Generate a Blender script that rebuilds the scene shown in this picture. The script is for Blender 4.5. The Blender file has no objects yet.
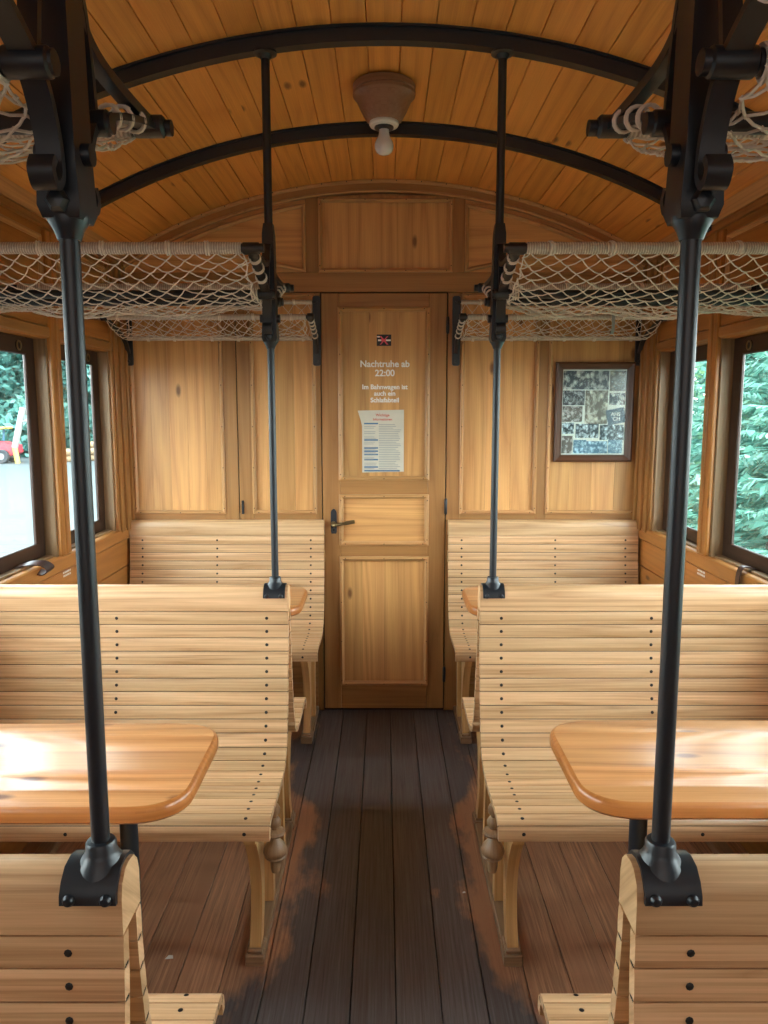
import bpy, bmesh, math, random
from mathutils import Vector, Matrix
random.seed(7)
SC = bpy.context.scene
COL = SC.collection
PI = math.pi

# ------------------------------------------------------------------ materials
def new_mat(name):
    m = bpy.data.materials.new(name); m.use_nodes = True
    nt = m.node_tree; nt.nodes.clear()
    out = nt.nodes.new('ShaderNodeOutputMaterial'); b = nt.nodes.new('ShaderNodeBsdfPrincipled')
    nt.links.new(b.outputs[0], out.inputs[0])
    return m, nt, b, out
def N(nt, t, **k):
    n = nt.nodes.new(t)
    for a, v in k.items():
        if a.startswith('i_'):
            n.inputs[a[2:].replace('_', ' ')].default_value = v
        else: setattr(n, a, v)
    return n
def math_(nt, op, a, b=None, clamp=False):
    n = nt.nodes.new('ShaderNodeMath'); n.operation = op; n.use_clamp = clamp
    for i, v in enumerate((a, b)):
        if v is None: continue
        if hasattr(v, 'is_linked'): nt.links.new(v, n.inputs[i])
        else: n.inputs[i].default_value = v
    return n.outputs[0]
def mixc(nt, f, a, b, mode='MIX'):
    n = nt.nodes.new('ShaderNodeMix'); n.data_type = 'RGBA'; n.blend_type = mode
    for s, v in ((n.inputs[0], f), (n.inputs[6], a), (n.inputs[7], b)):
        if hasattr(v, 'is_linked'): nt.links.new(v, s)
        else: s.default_value = v if isinstance(v, float) else (*v, 1.0)
    return n.outputs[2]
def ramp(nt, fac, p0, p1):
    n = nt.nodes.new('ShaderNodeMapRange'); n.clamp = True
    n.inputs[1].default_value = p0; n.inputs[2].default_value = p1
    nt.links.new(fac, n.inputs[0]); return n.outputs[0]

def wood(name, light, dark, rough=.45, var=.25, fine=55., ring=9., knots=0., knotcol=(.10, .035, .012), coat=0., bump=.15, tone=None, mott=.5):
    m, nt, b, out = new_mat(name)
    uv = N(nt, 'ShaderNodeUVMap')
    def mp(sx, sy):
        q = N(nt, 'ShaderNodeMapping'); q.inputs[3].default_value = (sx, sy, 1); nt.links.new(uv.outputs[0], q.inputs[0]); return q.outputs[0]
    # large cathedral figure
    w = N(nt, 'ShaderNodeTexNoise', i_Scale=1.0, i_Detail=1.0, i_Roughness=.4); nt.links.new(mp(.42, ring), w.inputs['Vector'])
    rings = math_(nt, 'FRACT', math_(nt, 'MULTIPLY', w.outputs[0], 8.0))
    rings = math_(nt, 'ABSOLUTE', math_(nt, 'SUBTRACT', math_(nt, 'MULTIPLY', rings, 2.0), 1.0))
    f = N(nt, 'ShaderNodeTexNoise', i_Scale=1.0, i_Detail=4.0, i_Roughness=.65); nt.links.new(mp(3.0, fine * 4), f.inputs['Vector'])
    g = math_(nt, 'ADD', math_(nt, 'MULTIPLY', math_(nt, 'POWER', rings, .6), .38), math_(nt, 'MULTIPLY', f.outputs[0], .8))
    g = ramp(nt, g, .36, .92)
    col = mixc(nt, g, dark, light)
    mo = N(nt, 'ShaderNodeTexNoise', i_Scale=1.0, i_Detail=3.0); nt.links.new(mp(2.2, 5.0), mo.inputs['Vector'])
    mf = ramp(nt, mo.outputs[0], .3, .7)
    col = mixc(nt, math_(nt, 'MULTIPLY', math_(nt, 'SUBTRACT', 1.0, mf), mott * .5), col, tuple(c * .72 for c in light))
    at = N(nt, 'ShaderNodeAttribute', attribute_name='rnd')
    hv = N(nt, 'ShaderNodeHueSaturation')
    nt.links.new(math_(nt, 'ADD', math_(nt, 'MULTIPLY', at.outputs['Fac'], var), 1.0 - var * .55), hv.inputs['Value'])
    nt.links.new(math_(nt, 'ADD', math_(nt, 'MULTIPLY', at.outputs['Fac'], -.005), .5025), hv.inputs['Hue'])
    nt.links.new(col, hv.inputs['Color']); col = hv.outputs[0]
    if knots:
        v = N(nt, 'ShaderNodeTexVoronoi', i_Scale=1.0, voronoi_dimensions='2D'); nt.links.new(mp(2.6, 6.5), v.inputs['Vector'])
        nz = math_(nt, 'ADD', v.outputs['Distance'], math_(nt, 'MULTIPLY', f.outputs[0], .03))
        k = math_(nt, 'SUBTRACT', 1.0, ramp(nt, nz, .055, .115))
        sel = N(nt, 'ShaderNodeSeparateColor'); nt.links.new(v.outputs['Color'], sel.inputs[0])
        k = math_(nt, 'MULTIPLY', k, math_(nt, 'GREATER_THAN', sel.outputs[0], 1.0 - knots))
        col = mixc(nt, math_(nt, 'MULTIPLY', k, .85), col, knotcol)
    nt.links.new(col, b.inputs['Base Color'])
    b.inputs['Roughness'].default_value = rough
    b.inputs['Coat Weight'].default_value = coat; b.inputs['Coat Roughness'].default_value = .22
    if bump:
        bp = N(nt, 'ShaderNodeBump'); bp.inputs['Strength'].default_value = bump; bp.inputs['Distance'].default_value = .002
        nt.links.new(f.outputs[0], bp.inputs['Height']); nt.links.new(bp.outputs[0], b.inputs['Normal'])
    return m

def plain(name, col, rough=.5, metal=0., noise=.0, scale=30., bump=0., spec=.5, coat=0.):
    m, nt, b, out = new_mat(name)
    b.inputs['Roughness'].default_value = rough; b.inputs['Metallic'].default_value = metal
    b.inputs['Specular IOR Level'].default_value = spec; b.inputs['Coat Weight'].default_value = coat
    tc = N(nt, 'ShaderNodeTexCoord')
    nz = N(nt, 'ShaderNodeTexNoise', i_Scale=scale, i_Detail=3.0); nt.links.new(tc.outputs['Object'], nz.inputs['Vector'])
    c = mixc(nt, nz.outputs[0], tuple(x * (1 - noise) for x in col), tuple(min(1, x * (1 + noise)) for x in col))
    nt.links.new(c, b.inputs['Base Color'])
    if bump:
        bp = N(nt, 'ShaderNodeBump'); bp.inputs['Strength'].default_value = bump; bp.inputs['Distance'].default_value = .003
        nt.links.new(nz.outputs[0], bp.inputs['Height']); nt.links.new(bp.outputs[0], b.inputs['Normal'])
    return m

M = {}
M['ceil'] = wood('ceiling_pine', (.86, .39, .088), (.62, .24, .046), rough=.42, var=.22, ring=7, knots=.28, knotcol=(.16, .05, .012))
M['frame'] = wood('wall_oak', (.43, .205, .062), (.28, .12, .033), rough=.42, var=.14, ring=10)
M['panel'] = wood('wall_panel_pine', (.74, .40, .14), (.48, .215, .066), rough=.4, var=.32, ring=7, knots=.22, knotcol=(.15, .05, .015))
M['mold'] = wood('molding_oak', (.64, .35, .14), (.42, .20, .07), rough=.4, var=.2, ring=14)  # lighter than the frame oak: lit edges put into the colour
M['side'] = wood('side_wall_pine', (.50, .215, .05), (.36, .14, .03), rough=.42, var=.2, ring=9, knots=.15)
M['reveal'] = wood('window_reveal_wood', (.30, .18, .085), (.18, .10, .042), rough=.5, var=.1, ring=16)
M['ash'] = wood('bench_ash', (.82, .525, .285), (.45, .235, .10), rough=.34, var=.26, ring=11, fine=45, mott=.5)
M['ashdk'] = wood('bench_frame_ash', (.76, .44, .17), (.52, .27, .09), rough=.4, var=.12, ring=12)
M['knob'] = wood('turned_oak', (.36, .215, .11), (.23, .13, .065), rough=.4, var=.1, ring=20)
M['table'] = wood('table_pine', (.74, .36, .14), (.40, .14, .038), rough=.3, var=.42, ring=8, knots=.5, knotcol=(.14, .04, .02), coat=.22)
M['tedge'] = wood('table_edge_pine', (.58, .215, .055), (.40, .13, .03), rough=.3, var=.06, ring=10, coat=.35)
M['sash'] = wood('window_sash_dark', (.045, .017, .008), (.022, .009, .004), rough=.5, var=.1, ring=12)
M['pframe'] = wood('picture_frame_wood', (.12, .045, .02), (.06, .022, .01), rough=.35, var=.1, ring=12)
M['lampwood'] = wood('lamp_base_wood', (.34, .17, .09), (.25, .115, .055), rough=.4, var=.1, ring=8)
M['iron'] = plain('black_iron', (.010, .0135, .019), rough=.38, noise=.25, scale=40, bump=.06, spec=.6)
M['screw'] = plain('dark_screw', (.03, .027, .025), rough=.4, metal=.6)
M['gap'] = plain('dark_gap', (.006, .004, .003), rough=.9)
M['brass'] = plain('aged_brass', (.30, .24, .13), rough=.3, metal=1.)
M['porc'] = plain('white_porcelain', (.8, .79, .74), rough=.2)
M['bulb'] = plain('frosted_bulb', (.74, .72, .72), rough=.12, coat=.6)
M['leather'] = plain('brown_leather', (.045, .022, .018), rough=.4, noise=.3)
M['white'] = plain('white_print', (.85, .84, .8), rough=.6)
M['red'] = plain('red_print', (.55, .05, .035), rough=.6)
M['blue'] = plain('blue_print', (.06, .16, .30), rough=.6)
M['greyink'] = plain('grey_print', (.33, .34, .33), rough=.6)
M['paper'] = plain('paper', (.62, .58, .48), rough=.35, noise=.12, scale=18)
M['black'] = plain('black_print', (.01, .01, .012), rough=.4)
M['pink'] = plain('pink_print', (.75, .10, .16), rough=.5)

def rope_mat():
    m, nt, b, out = new_mat('rope')
    uv = N(nt, 'ShaderNodeUVMap')
    sp = N(nt, 'ShaderNodeSeparateXYZ'); nt.links.new(uv.outputs[0], sp.inputs[0])
    s = math_(nt, 'SINE', math_(nt, 'MULTIPLY', sp.outputs[0], 2 * PI / .0065))
    s = math_(nt, 'ADD', math_(nt, 'MULTIPLY', s, .5), .5)
    nz = N(nt, 'ShaderNodeTexNoise', i_Scale=24.0, i_Detail=3.0); nt.links.new(uv.outputs[0], nz.inputs['Vector'])
    c = mixc(nt, s, (.46, .38, .31), (.74, .64, .54))
    c = mixc(nt, math_(nt, 'MULTIPLY', nz.outputs[0], .5), c, (.30, .22, .17))
    nt.links.new(c, b.inputs['Base Color']); b.inputs['Roughness'].default_value = .85
    bp = N(nt, 'ShaderNodeBump'); bp.inputs['Strength'].default_value = .6; bp.inputs['Distance'].default_value = .002
    nt.links.new(s, bp.inputs['Height']); nt.links.new(bp.outputs[0], b.inputs['Normal'])
    return m
M['rope'] = rope_mat()
M['cord'] = plain('net_cord', (.70, .62, .53), rough=.85, noise=.2, scale=60)

def floor_mat():
    m, nt, b, out = new_mat('floor_worn_boards')
    uv = N(nt, 'ShaderNodeUVMap'); tc = N(nt, 'ShaderNodeTexCoord')
    def mp(src, sx, sy, sz=1):
        q = N(nt, 'ShaderNodeMapping'); q.inputs[3].default_value = (sx, sy, sz); nt.links.new(src, q.inputs[0]); return q.outputs[0]
    f = N(nt, 'ShaderNodeTexNoise', i_Scale=1.0, i_Detail=5.0, i_Roughness=.7); nt.links.new(mp(uv.outputs[0], 3, 130), f.inputs['Vector'])
    r = N(nt, 'ShaderNodeTexNoise', i_Scale=1.0, i_Detail=2.0); nt.links.new(mp(uv.outputs[0], 1.2, 12), r.inputs['Vector'])
    at = N(nt, 'ShaderNodeAttribute', attribute_name='rnd')
    brown = mixc(nt, ramp(nt, f.outputs[0], .3, .72), (.17, .075, .042), (.70, .36, .19))
    brown = mixc(nt, ramp(nt, r.outputs[0], .4, .65), brown, (.42, .20, .105))
    grey = mixc(nt, ramp(nt, f.outputs[0], .3, .75), (.022, .020, .022), (.175, .152, .15))
    sp = N(nt, 'ShaderNodeSeparateXYZ'); nt.links.new(tc.outputs['Object'], sp.inputs[0])
    ax = math_(nt, 'ABSOLUTE', sp.outputs[0])
    big = N(nt, 'ShaderNodeTexNoise', i_Scale=1.0, i_Detail=5.0, i_Roughness=.62); nt.links.new(mp(tc.outputs['Object'], 6.5, 2.4), big.inputs['Vector'])
    d = math_(nt, 'ADD', ax, math_(nt, 'MULTIPLY', math_(nt, 'SUBTRACT', big.outputs[0], .5), .55))
    # traffic darkening also near the bay in front of the feet
    yy = math_(nt, 'ABSOLUTE', math_(nt, 'SUBTRACT', sp.outputs[1], 2.45))
    d = math_(nt, 'SUBTRACT', d, math_(nt, 'MULTIPLY', ramp(nt, yy, .40, .60), .14))
    w = math_(nt, 'SUBTRACT', 1.0, ramp(nt, d, .235, .315))
    w = math_(nt, 'MULTIPLY', w, math_(nt, 'ADD', .88, math_(nt, 'MULTIPLY', ramp(nt, f.outputs[0], .35, .6), .12)))
    col = mixc(nt, w, brown, grey)
    hv = N(nt, 'ShaderNodeHueSaturation'); nt.links.new(math_(nt, 'ADD', math_(nt, 'MULTIPLY', at.outputs['Fac'], .3), .85), hv.inputs['Value'])
    nt.links.new(col, hv.inputs['Color']); nt.links.new(hv.outputs[0], b.inputs['Base Color'])
    nt.links.new(math_(nt, 'ADD', .42, math_(nt, 'MULTIPLY', w, .13)), b.inputs['Roughness'])
    bp = N(nt, 'ShaderNodeBump'); bp.inputs['Strength'].default_value = .3; bp.inputs['Distance'].default_value = .002
    nt.links.new(f.outputs[0], bp.inputs['Height']); nt.links.new(bp.outputs[0], b.inputs['Normal'])
    return m
M['floor'] = floor_mat()

def glass_mat(nm, ro):
    m, nt, b, out = new_mat(nm); nt.nodes.remove(b)
    t = N(nt, 'ShaderNodeBsdfTransparent'); t.inputs[0].default_value = (.90, .97, .97, 1)
    g = N(nt, 'ShaderNodeBsdfGlossy'); g.inputs['Roughness'].default_value = ro
    fr = N(nt, 'ShaderNodeLayerWeight'); mx = N(nt, 'ShaderNodeMixShader')
    nt.links.new(math_(nt, 'ADD', .025, math_(nt, 'MULTIPLY', math_(nt, 'POWER', fr.outputs['Facing'], 5.0), .6)), mx.inputs[0])
    nt.links.new(t.outputs[0], mx.inputs[1]); nt.links.new(g.outputs[0], mx.inputs[2]); nt.links.new(mx.outputs[0], out.inputs[0])
    return m
M['glass'] = glass_mat('window_glass', .02); M['pglass'] = glass_mat('picture_glass', .22)

def photo_mat(name, dark, light, scale, seed):
    m, nt, b, out = new_mat(name)
    tc = N(nt, 'ShaderNodeTexCoord'); q = N(nt, 'ShaderNodeMapping'); q.inputs[1].default_value = (seed * 3.1, 0, seed * 1.7); q.inputs[3].default_value = (1.1, 1, .95)
    nt.links.new(tc.outputs['Object'], q.inputs[0])
    n1 = N(nt, 'ShaderNodeTexNoise', i_Scale=scale, i_Detail=4.0, i_Roughness=.6); nt.links.new(q.outputs[0], n1.inputs['Vector'])
    v = N(nt, 'ShaderNodeTexVoronoi', i_Scale=scale * 1.1); nt.links.new(q.outputs[0], v.inputs['Vector'])
    f = math_(nt, 'ADD', math_(nt, 'MULTIPLY', n1.outputs[0], .9), math_(nt, 'MULTIPLY', v.outputs['Distance'], -.35))
    nt.links.new(mixc(nt, ramp(nt, f, .22, .48), dark, light), b.inputs['Base Color']); b.inputs['Roughness'].default_value = .25
    return m

def leaf_mat(name, c1, c2, c3):
    m, nt, b, out = new_mat(name)
    at = N(nt, 'ShaderNodeAttribute', attribute_name='rnd')
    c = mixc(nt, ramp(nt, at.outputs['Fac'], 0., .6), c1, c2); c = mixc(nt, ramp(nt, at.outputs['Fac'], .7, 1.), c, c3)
    nt.links.new(c, b.inputs['Base Color']); b.inputs['Roughness'].default_value = .55
    tr = N(nt, 'ShaderNodeBsdfTranslucent'); nt.links.new(c, tr.inputs[0])
    mx = N(nt, 'ShaderNodeMixShader'); mx.inputs[0].default_value = .35
    nt.links.new(b.outputs[0], mx.inputs[1]); nt.links.new(tr.outputs[0], mx.inputs[2]); nt.links.new(mx.outputs[0], out.inputs[0])
    return m
M['spruce'] = leaf_mat('spruce_needles', (.02, .085, .065), (.10, .26, .20), (.26, .44, .32))
M['birch'] = leaf_mat('pale_leaves', (.05, .15, .08), (.15, .32, .17), (.33, .47, .17))
M['wood_green'] = leaf_mat('woodland_leaves', (.04, .14, .13), (.12, .30, .26), (.20, .38, .31))
M['bark'] = plain('bark', (.05, .035, .025), rough=.9, noise=.4, scale=6)
M['ground'] = plain('yard_gravel', (.040, .053, .056), rough=.9, noise=.14, scale=.9)
M['verge'] = plain('grass_verge', (.05, .10, .06), rough=.9, noise=.4, scale=3)
M['seam'] = plain('dark_seam', (.02, .012, .006), rough=.9)
M['trred'] = plain('red_paint', (.42, .035, .05), rough=.4)
M['tyre'] = plain('tyre_rubber', (.025, .03, .035), rough=.8)
M['tryel'] = plain('yellow_paint', (.42, .32, .07), rough=.4)
M['trblue'] = plain('blue_paint', (.04, .14, .22), rough=.4)
M['pwhite'] = plain('white_paint', (.20, .20, .19), rough=.5)
M['logs'] = plain('peeled_log', (.24, .16, .09), rough=.8, noise=.25, scale=4)

# ------------------------------------------------------------------ mesh builder
ORG = {}
class MB:
    def __init__(s): s.v = []; s.f = []; s.mi = []; s.g = []; s.r = []; s.mats = []
    def mat(s, m):
        if m not in s.mats: s.mats.append(m)
        return s.mats.index(m)
    def add(s, verts, faces, mat, grain=(1, 0, 0), rnd=None):
        o = len(s.v); s.v += [tuple(v) for v in verts]; i = s.mat(mat); r = random.random() if rnd is None else rnd
        for f in faces:
            s.f.append(tuple(o + k for k in f)); s.mi.append(i); s.g.append(Vector(grain)); s.r.append(r)
        return s
    def box(s, x0, x1, y0, y1, z0, z1, mat, grain=(1, 0, 0), b=.0015, rnd=None, R=None):
        lo = (min(x0, x1), min(y0, y1), min(z0, z1)); hi = (max(x0, x1), max(y0, y1), max(z0, z1))
        b = min(b, *(.45 * (hi[k] - lo[k]) for k in range(3)))
        V = []; I = {}
        for c in range(8):
            sg = [(c >> k) & 1 for k in range(3)]
            for a in range(3):
                p = [(hi[k] if sg[k] else lo[k]) for k in range(3)]
                for k in range(3):
                    if k != a: p[k] += -b if sg[k] else b
                I[c, a] = len(V); V.append(p)
        F = []
        for a in range(3):
            o1, o2 = [k for k in range(3) if k != a]
            for sd in (0, 1):
                cs = [(sd << a) | (p << o1) | (q << o2) for p, q in ((0, 0), (1, 0), (1, 1), (0, 1))]
                F.append([I[c, a] for c in cs])
        for k in range(3):
            a, b2 = [q for q in range(3) if q != k]
            for p in (0, 1):
                for q in (0, 1):
                    c1 = (p << a) | (q << b2); c2 = c1 | (1 << k)
                    F.append([I[c1, a], I[c1, b2], I[c2, b2], I[c2, a]])
        for c in range(8): F.append([I[c, 0], I[c, 1], I[c, 2]])
        if R is not None: V = [tuple(R @ Vector(p)) for p in V]; grain = tuple(R.to_3x3() @ Vector(grain))
        return s.add(V, F, mat, grain, rnd)
    def prism(s, pts, ax, a0, a1, mat, grain=None, rnd=None):
        n = len(pts)
        def P(p, a): return {'X': (a, p[0], p[1]), 'Y': (p[0], a, p[1]), 'Z': (p[0], p[1], a)}[ax]
        V = [P(p, a0) for p in pts] + [P(p, a1) for p in pts]
        F = [[i, (i + 1) % n, n + (i + 1) % n, n + i] for i in range(n)] + [list(range(n))[::-1], list(range(n, 2 * n))]
        return s.add(V, F, mat, grain or {'X': (1, 0, 0), 'Y': (0, 1, 0), 'Z': (0, 0, 1)}[ax], rnd)
    def tube(s, path, r, mat, n=10, grain=None, caps=True, rnd=None):
        P = [Vector(p) for p in path]; rr = r if isinstance(r, (list, tuple)) else [r] * len(P)
        V = []; F = []; up = None
        for i, p in enumerate(P):
            t = (P[min(i + 1, len(P) - 1)] - P[max(i - 1, 0)]).normalized()
            if up is None: up = t.orthogonal().normalized()
            u = (up - t * up.dot(t)); u = u.normalized() if u.length > 1e-6 else t.orthogonal().normalized(); up = u
            w = t.cross(u)
            for k in range(n):
                a = 2 * PI * k / n; V.append(p + (u * math.cos(a) + w * math.sin(a)) * rr[i])
        for i in range(len(P) - 1):
            for k in range(n):
                F.append([i * n + k, i * n + (k + 1) % n, (i + 1) * n + (k + 1) % n, (i + 1) * n + k])
        if caps: F += [list(range(n))[::-1], [(len(P) - 1) * n + k for k in range(n)]]
        return s.add(V, F, mat, grain or (P[-1] - P[0]).normalized() if (P[-1] - P[0]).length > 1e-6 else (0, 0, 1), rnd)
    def strap(s, path, side, w, t, mat, rnd=None):
        """flat bar: w along side, t across the path"""
        P = [Vector(p) for p in path]; S = Vector(side).normalized(); V = []; F = []
        for i, p in enumerate(P):
            tg = (P[min(i + 1, len(P) - 1)] - P[max(i - 1, 0)]).normalized(); nn = S.cross(tg).normalized()
            wi = w[i] if isinstance(w, (list, tuple)) else w; ti = t[i] if isinstance(t, (list, tuple)) else t
            for a, b in ((-1, -1), (1, -1), (1, 1), (-1, 1)): V.append(p + S * (a * wi / 2) + nn * (b * ti / 2))
        for i in range(len(P) - 1):
            for k in range(4): F.append([i * 4 + k, i * 4 + (k + 1) % 4, (i + 1) * 4 + (k + 1) % 4, (i + 1) * 4 + k])
        L = (len(P) - 1) * 4; F += [[3, 2, 1, 0], [L, L + 1, L + 2, L + 3]]
        return s.add(V, F, mat, (P[-1] - P[0]).normalized() if (P[-1] - P[0]).length > 1e-6 else (0, 0, 1), rnd)
    def lathe(s, prof, c, mat, n=28, axis='Z', grain=(0, 0, 1), rnd=None):
        V = []; F = []; c = Vector(c)
        for r, z in prof:
            for k in range(n):
                a = 2 * PI * k / n
                d = {'Z': (r * math.cos(a), r * math.sin(a), z), 'Y': (r * math.cos(a), z, r * math.sin(a)), 'X': (z, r * math.cos(a), r * math.sin(a))}[axis]
                V.append(c + Vector(d))
        m = len(prof)
        for i in range(m - 1):
            for k in range(n): F.append([i * n + k, i * n + (k + 1) % n, (i + 1) * n + (k + 1) % n, (i + 1) * n + k])
        F += [list(range(n))[::-1], [(m - 1) * n + k for k in range(n)]]
        return s.add(V, F, mat, grain, rnd)
    def build(s, name, parent=None, smooth=True, recalc=True, ang=38):
        o0 = ORG.get(parent.name, Vector()) if parent else Vector()
        me = bpy.data.meshes.new(name)
        me.from_pydata([tuple(Vector(v) - o0) for v in s.v], [], s.f)
        for m in s.mats: me.materials.append(m)
        me.polygons.foreach_set('material_index', s.mi)
        if recalc:
            bm = bmesh.new(); bm.from_mesh(me); bmesh.ops.recalc_face_normals(bm, faces=bm.faces); bm.to_mesh(me); bm.free()
        uv = me.uv_layers.new(name='UVMap'); at = me.attributes.new('rnd', 'FLOAT', 'FACE')
        at.data.foreach_set('value', s.r)
        uvd = [0.0] * (2 * len(me.loops)); vs = me.vertices
        for p in me.polygons:
            g = s.g[p.index]; r = s.r[p.index]; nrm = p.normal
            t = nrm.cross(g)
            if t.length < .2:
                t = nrm.orthogonal(); g2 = nrm.cross(t)
            else: g2 = g
            t.normalize(); ou, ov = r * 37.3, r * 91.7
            for li in p.loop_indices:
                co = vs[me.loops[li].vertex_index].co + o0
                uvd[2 * li] = co.dot(g2) + ou; uvd[2 * li + 1] = co.dot(t) + ov
        uv.data.foreach_set('uv', uvd)
        if smooth:
            me.polygons.foreach_set('use_smooth', [True] * len(me.polygons)); me.set_sharp_from_angle(angle=math.radians(ang))
        me.update()
        o = bpy.data.objects.new(name, me); COL.objects.link(o)
        if parent: o.parent = parent
        ORG[o.name] = o0.copy()
        return o
def tag(o, label=None, cat=None, group=None, kind=None):
    for k, v in (('label', label), ('category', cat), ('group', group), ('kind', kind)):
        if v: o[k] = v
    return o
def thing(name, loc, label, cat, group=None, kind=None):
    o = bpy.data.objects.new(name, None); COL.objects.link(o); o.location = loc; o.empty_display_size = .05
    ORG[o.name] = Vector(loc); return tag(o, label, cat, group, kind)
def struct(mb, name, parent=None, **k):
    o = mb.build(name, parent, **k)
    if parent is None: o['kind'] = 'structure'
    return o
def text(body, name, size, x, y, z, mat, parent, bold=0., align='CENTER', rotz=0., roty=0.):
    c = bpy.data.curves.new(name, 'FONT'); c.body = body; c.size = size; c.align_x = align; c.align_y = 'CENTER'; c.extrude = .0002; c.offset = bold
    c.materials.append(mat); tmp = bpy.data.objects.new(name, c); COL.objects.link(tmp)
    me = bpy.data.meshes.new_from_object(tmp.evaluated_get(bpy.context.evaluated_depsgraph_get())); me.name = name
    bpy.data.objects.remove(tmp); bpy.data.curves.remove(c)
    o = bpy.data.objects.new(name, me); COL.objects.link(o)
    o0 = ORG.get(parent.name, Vector()) if parent else Vector()
    o.location = Vector((x, y, z)) - o0; o.rotation_euler = (PI / 2, roty, rotz)
    if parent: o.parent = parent
    return o
def crom(pts, n=8):
    """Catmull-Rom through 2-D or 3-D points"""
    P = [Vector(p) for p in pts]; P = [2 * P[0] - P[1]] + P + [2 * P[-1] - P[-2]]; out = []
    for i in range(1, len(P) - 2):
        a, b, c, d = P[i - 1:i + 3]
        for k in range(n):
            t = k / n
            out.append(.5 * ((2 * b) + (c - a) * t + (2 * a - 5 * b + 4 * c - d) * t * t + (3 * b - a - 3 * c + d) * t ** 3))
    out.append(P[-2]); return out

# ------------------------------------------------------------------ dimensions
D1, D2, DF = .878, 2.378, 3.842
YW = 3.86                      # end wall face
XW = 1.30                      # side wall face
YB = -1.6                      # car goes on behind the camera
RC, ZC = 2.52, 2.668
def zceil(x): return ZC - (RC - math.sqrt(RC * RC - x * x))
XP = .3455

# ------------------------------------------------------------------ floor
mb = MB(); x = -1.42
while x < 1.42:
    w = .121
    mb.box(x + .0012, x + w - .0012, YB, YW + .06, -.03, 0, M['floor'], (0, 1, 0), b=.0018); x += w
mb.box(-1.42, 1.42, YB, YW + .06, -.05, -.012, M['gap'], (0, 1, 0))
struct(mb, 'floor')
mb = MB()
for (px, py, s) in ((-.62, 2.02, .012), (.262, 2.32, .006), (.05, 2.0, .0)):
    if s: mb.add([(px - s, py - s * .6, .001), (px + s, py - s * .4, .0015), (px + s * .7, py + s * .5, .004), (px - s * .4, py + s * .7, .002)], [[0, 1, 2, 3]], M['white'])
    if s == .012: tag(mb.build('paper_scrap'), 'tiny white paper scrap on the floor boards under the left bench', 'scrap'); mb = MB()
    elif s: tag(mb.build('paper_scrap'), 'tiny pale paper scrap on the aisle boards beside the right bench leg', 'scrap'); mb = MB()

# ------------------------------------------------------------------ ceiling
mb = MB(); aw = .100 / RC; na = 15
for i in range(-na, na + 1):
    a0, a1 = (i - .5) * aw, (i + .5) * aw
    def pt(a, dr): return ((RC + dr) * math.sin(a), ZC - RC + (RC + dr) * math.cos(a))
    e = .0022 / RC
    prof = [pt(a0, .012), pt(a0, .006), pt(a0 + e, .0), pt((a0 + a1) / 2, 0), pt(a1 - e, 0), pt(a1, .006), pt(a1, .012), pt((a0 + a1) / 2, .014)]
    mb.prism(prof, 'Y', YB, YW + .05, M['ceil'])
arc = [(RC * math.sin(a), ZC - RC + RC * math.cos(a)) for a in [-.60 + 1.2 * k / 40 for k in range(41)]]
prof = [(x, z + .013) for x, z in arc] + [(x, z + .06) for x, z in arc[::-1]]
mb.prism(prof, 'Y', YB, YW + .05, M['gap'])
struct(mb, 'ceiling')
# cornice strips where ceiling meets the side walls
for s, nm in ((-1, 'left'), (1, 'right')):
    mb = MB(); zt = zceil(XW - .045)
    mb.prism([(s * (XW - .05), zt - .002), (s * (XW - .02), zt - .045), (s * (XW + .01), zt - .05), (s * (XW + .01), zt + .02)], 'Y', YB, YW, M['mold'])
    mb.prism([(s * (XW - .018), zt - .05), (s * (XW - .018), zt - .075), (s * (XW + .01), zt - .075), (s * (XW + .01), zt - .05)], 'Y', YB, YW, M['frame'])
    struct(mb, 'trim_cornice_' + nm)

# ------------------------------------------------------------------ moldings helper
def molding(mb, pts2, place, w=.019, h=.014, mat=None, screws=True, closed=True):
    """profiled strip round a 2-D outline; place(u, v, d) maps to 3-D, d = how far it stands off the face"""
    mat = mat or M['mold']; n = len(pts2); P = [Vector(p) for p in pts2]
    area = sum(P[i].x * P[(i + 1) % n].y - P[(i + 1) % n].x * P[i].y for i in range(n))
    sg = 1 if area > 0 else -1
    prof = [(-.001, 0), (0, h * .7), (w * .25, h), (w * .55, h), (w * .75, h * .55), (w, h * .35), (w, 0)]
    ring = []
    for i in range(n):
        a, b, c = P[i - 1], P[i], P[(i + 1) % n]
        if not closed and i == 0: a = b - (c - b)
        if not closed and i == n - 1: c = b + (b - a)
        t1 = (b - a).normalized(); t2 = (c - b).normalized()
        n1 = Vector((-t1.y, t1.x)) * sg; n2 = Vector((-t2.y, t2.x)) * sg
        m = (n1 + n2); m = m / max(.2, m.dot(n1))
        ring.append([place(*(b + m * q), d) for q, d in prof])
    k = len(prof)
    for i in range(n if closed else n - 1):
        j = (i + 1) % n; V = ring[i] + ring[j]
        F = [[q, q + 1, k + q + 1, k + q] for q in range(k - 1)]
        mb.add(V, F, mat, (Vector(ring[j][0]) - Vector(ring[i][0])).normalized())
        L = (P[j] - P[i]).length
        if screws and L > .12:
            cnt = max(2, int(L / .2) + 1); t = (P[j] - P[i]).normalized(); nn = Vector((-t.y, t.x)) * sg
            for q in range(cnt):
                d0 = .03 + (L - .06) * q / (cnt - 1); c = P[i] + t * d0 + nn * w * .4
                V = [place(c.x + .0028 * math.cos(a), c.y + .0028 * math.sin(a), h + .0006) for a in [PI / 3 * e for e in range(6)]]
                mb.add(V, [list(range(6))], M['screw'])
def rect(x0, x1, z0, z1): return [(x0, z0), (x1, z0), (x1, z1), (x0, z1)]

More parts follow.
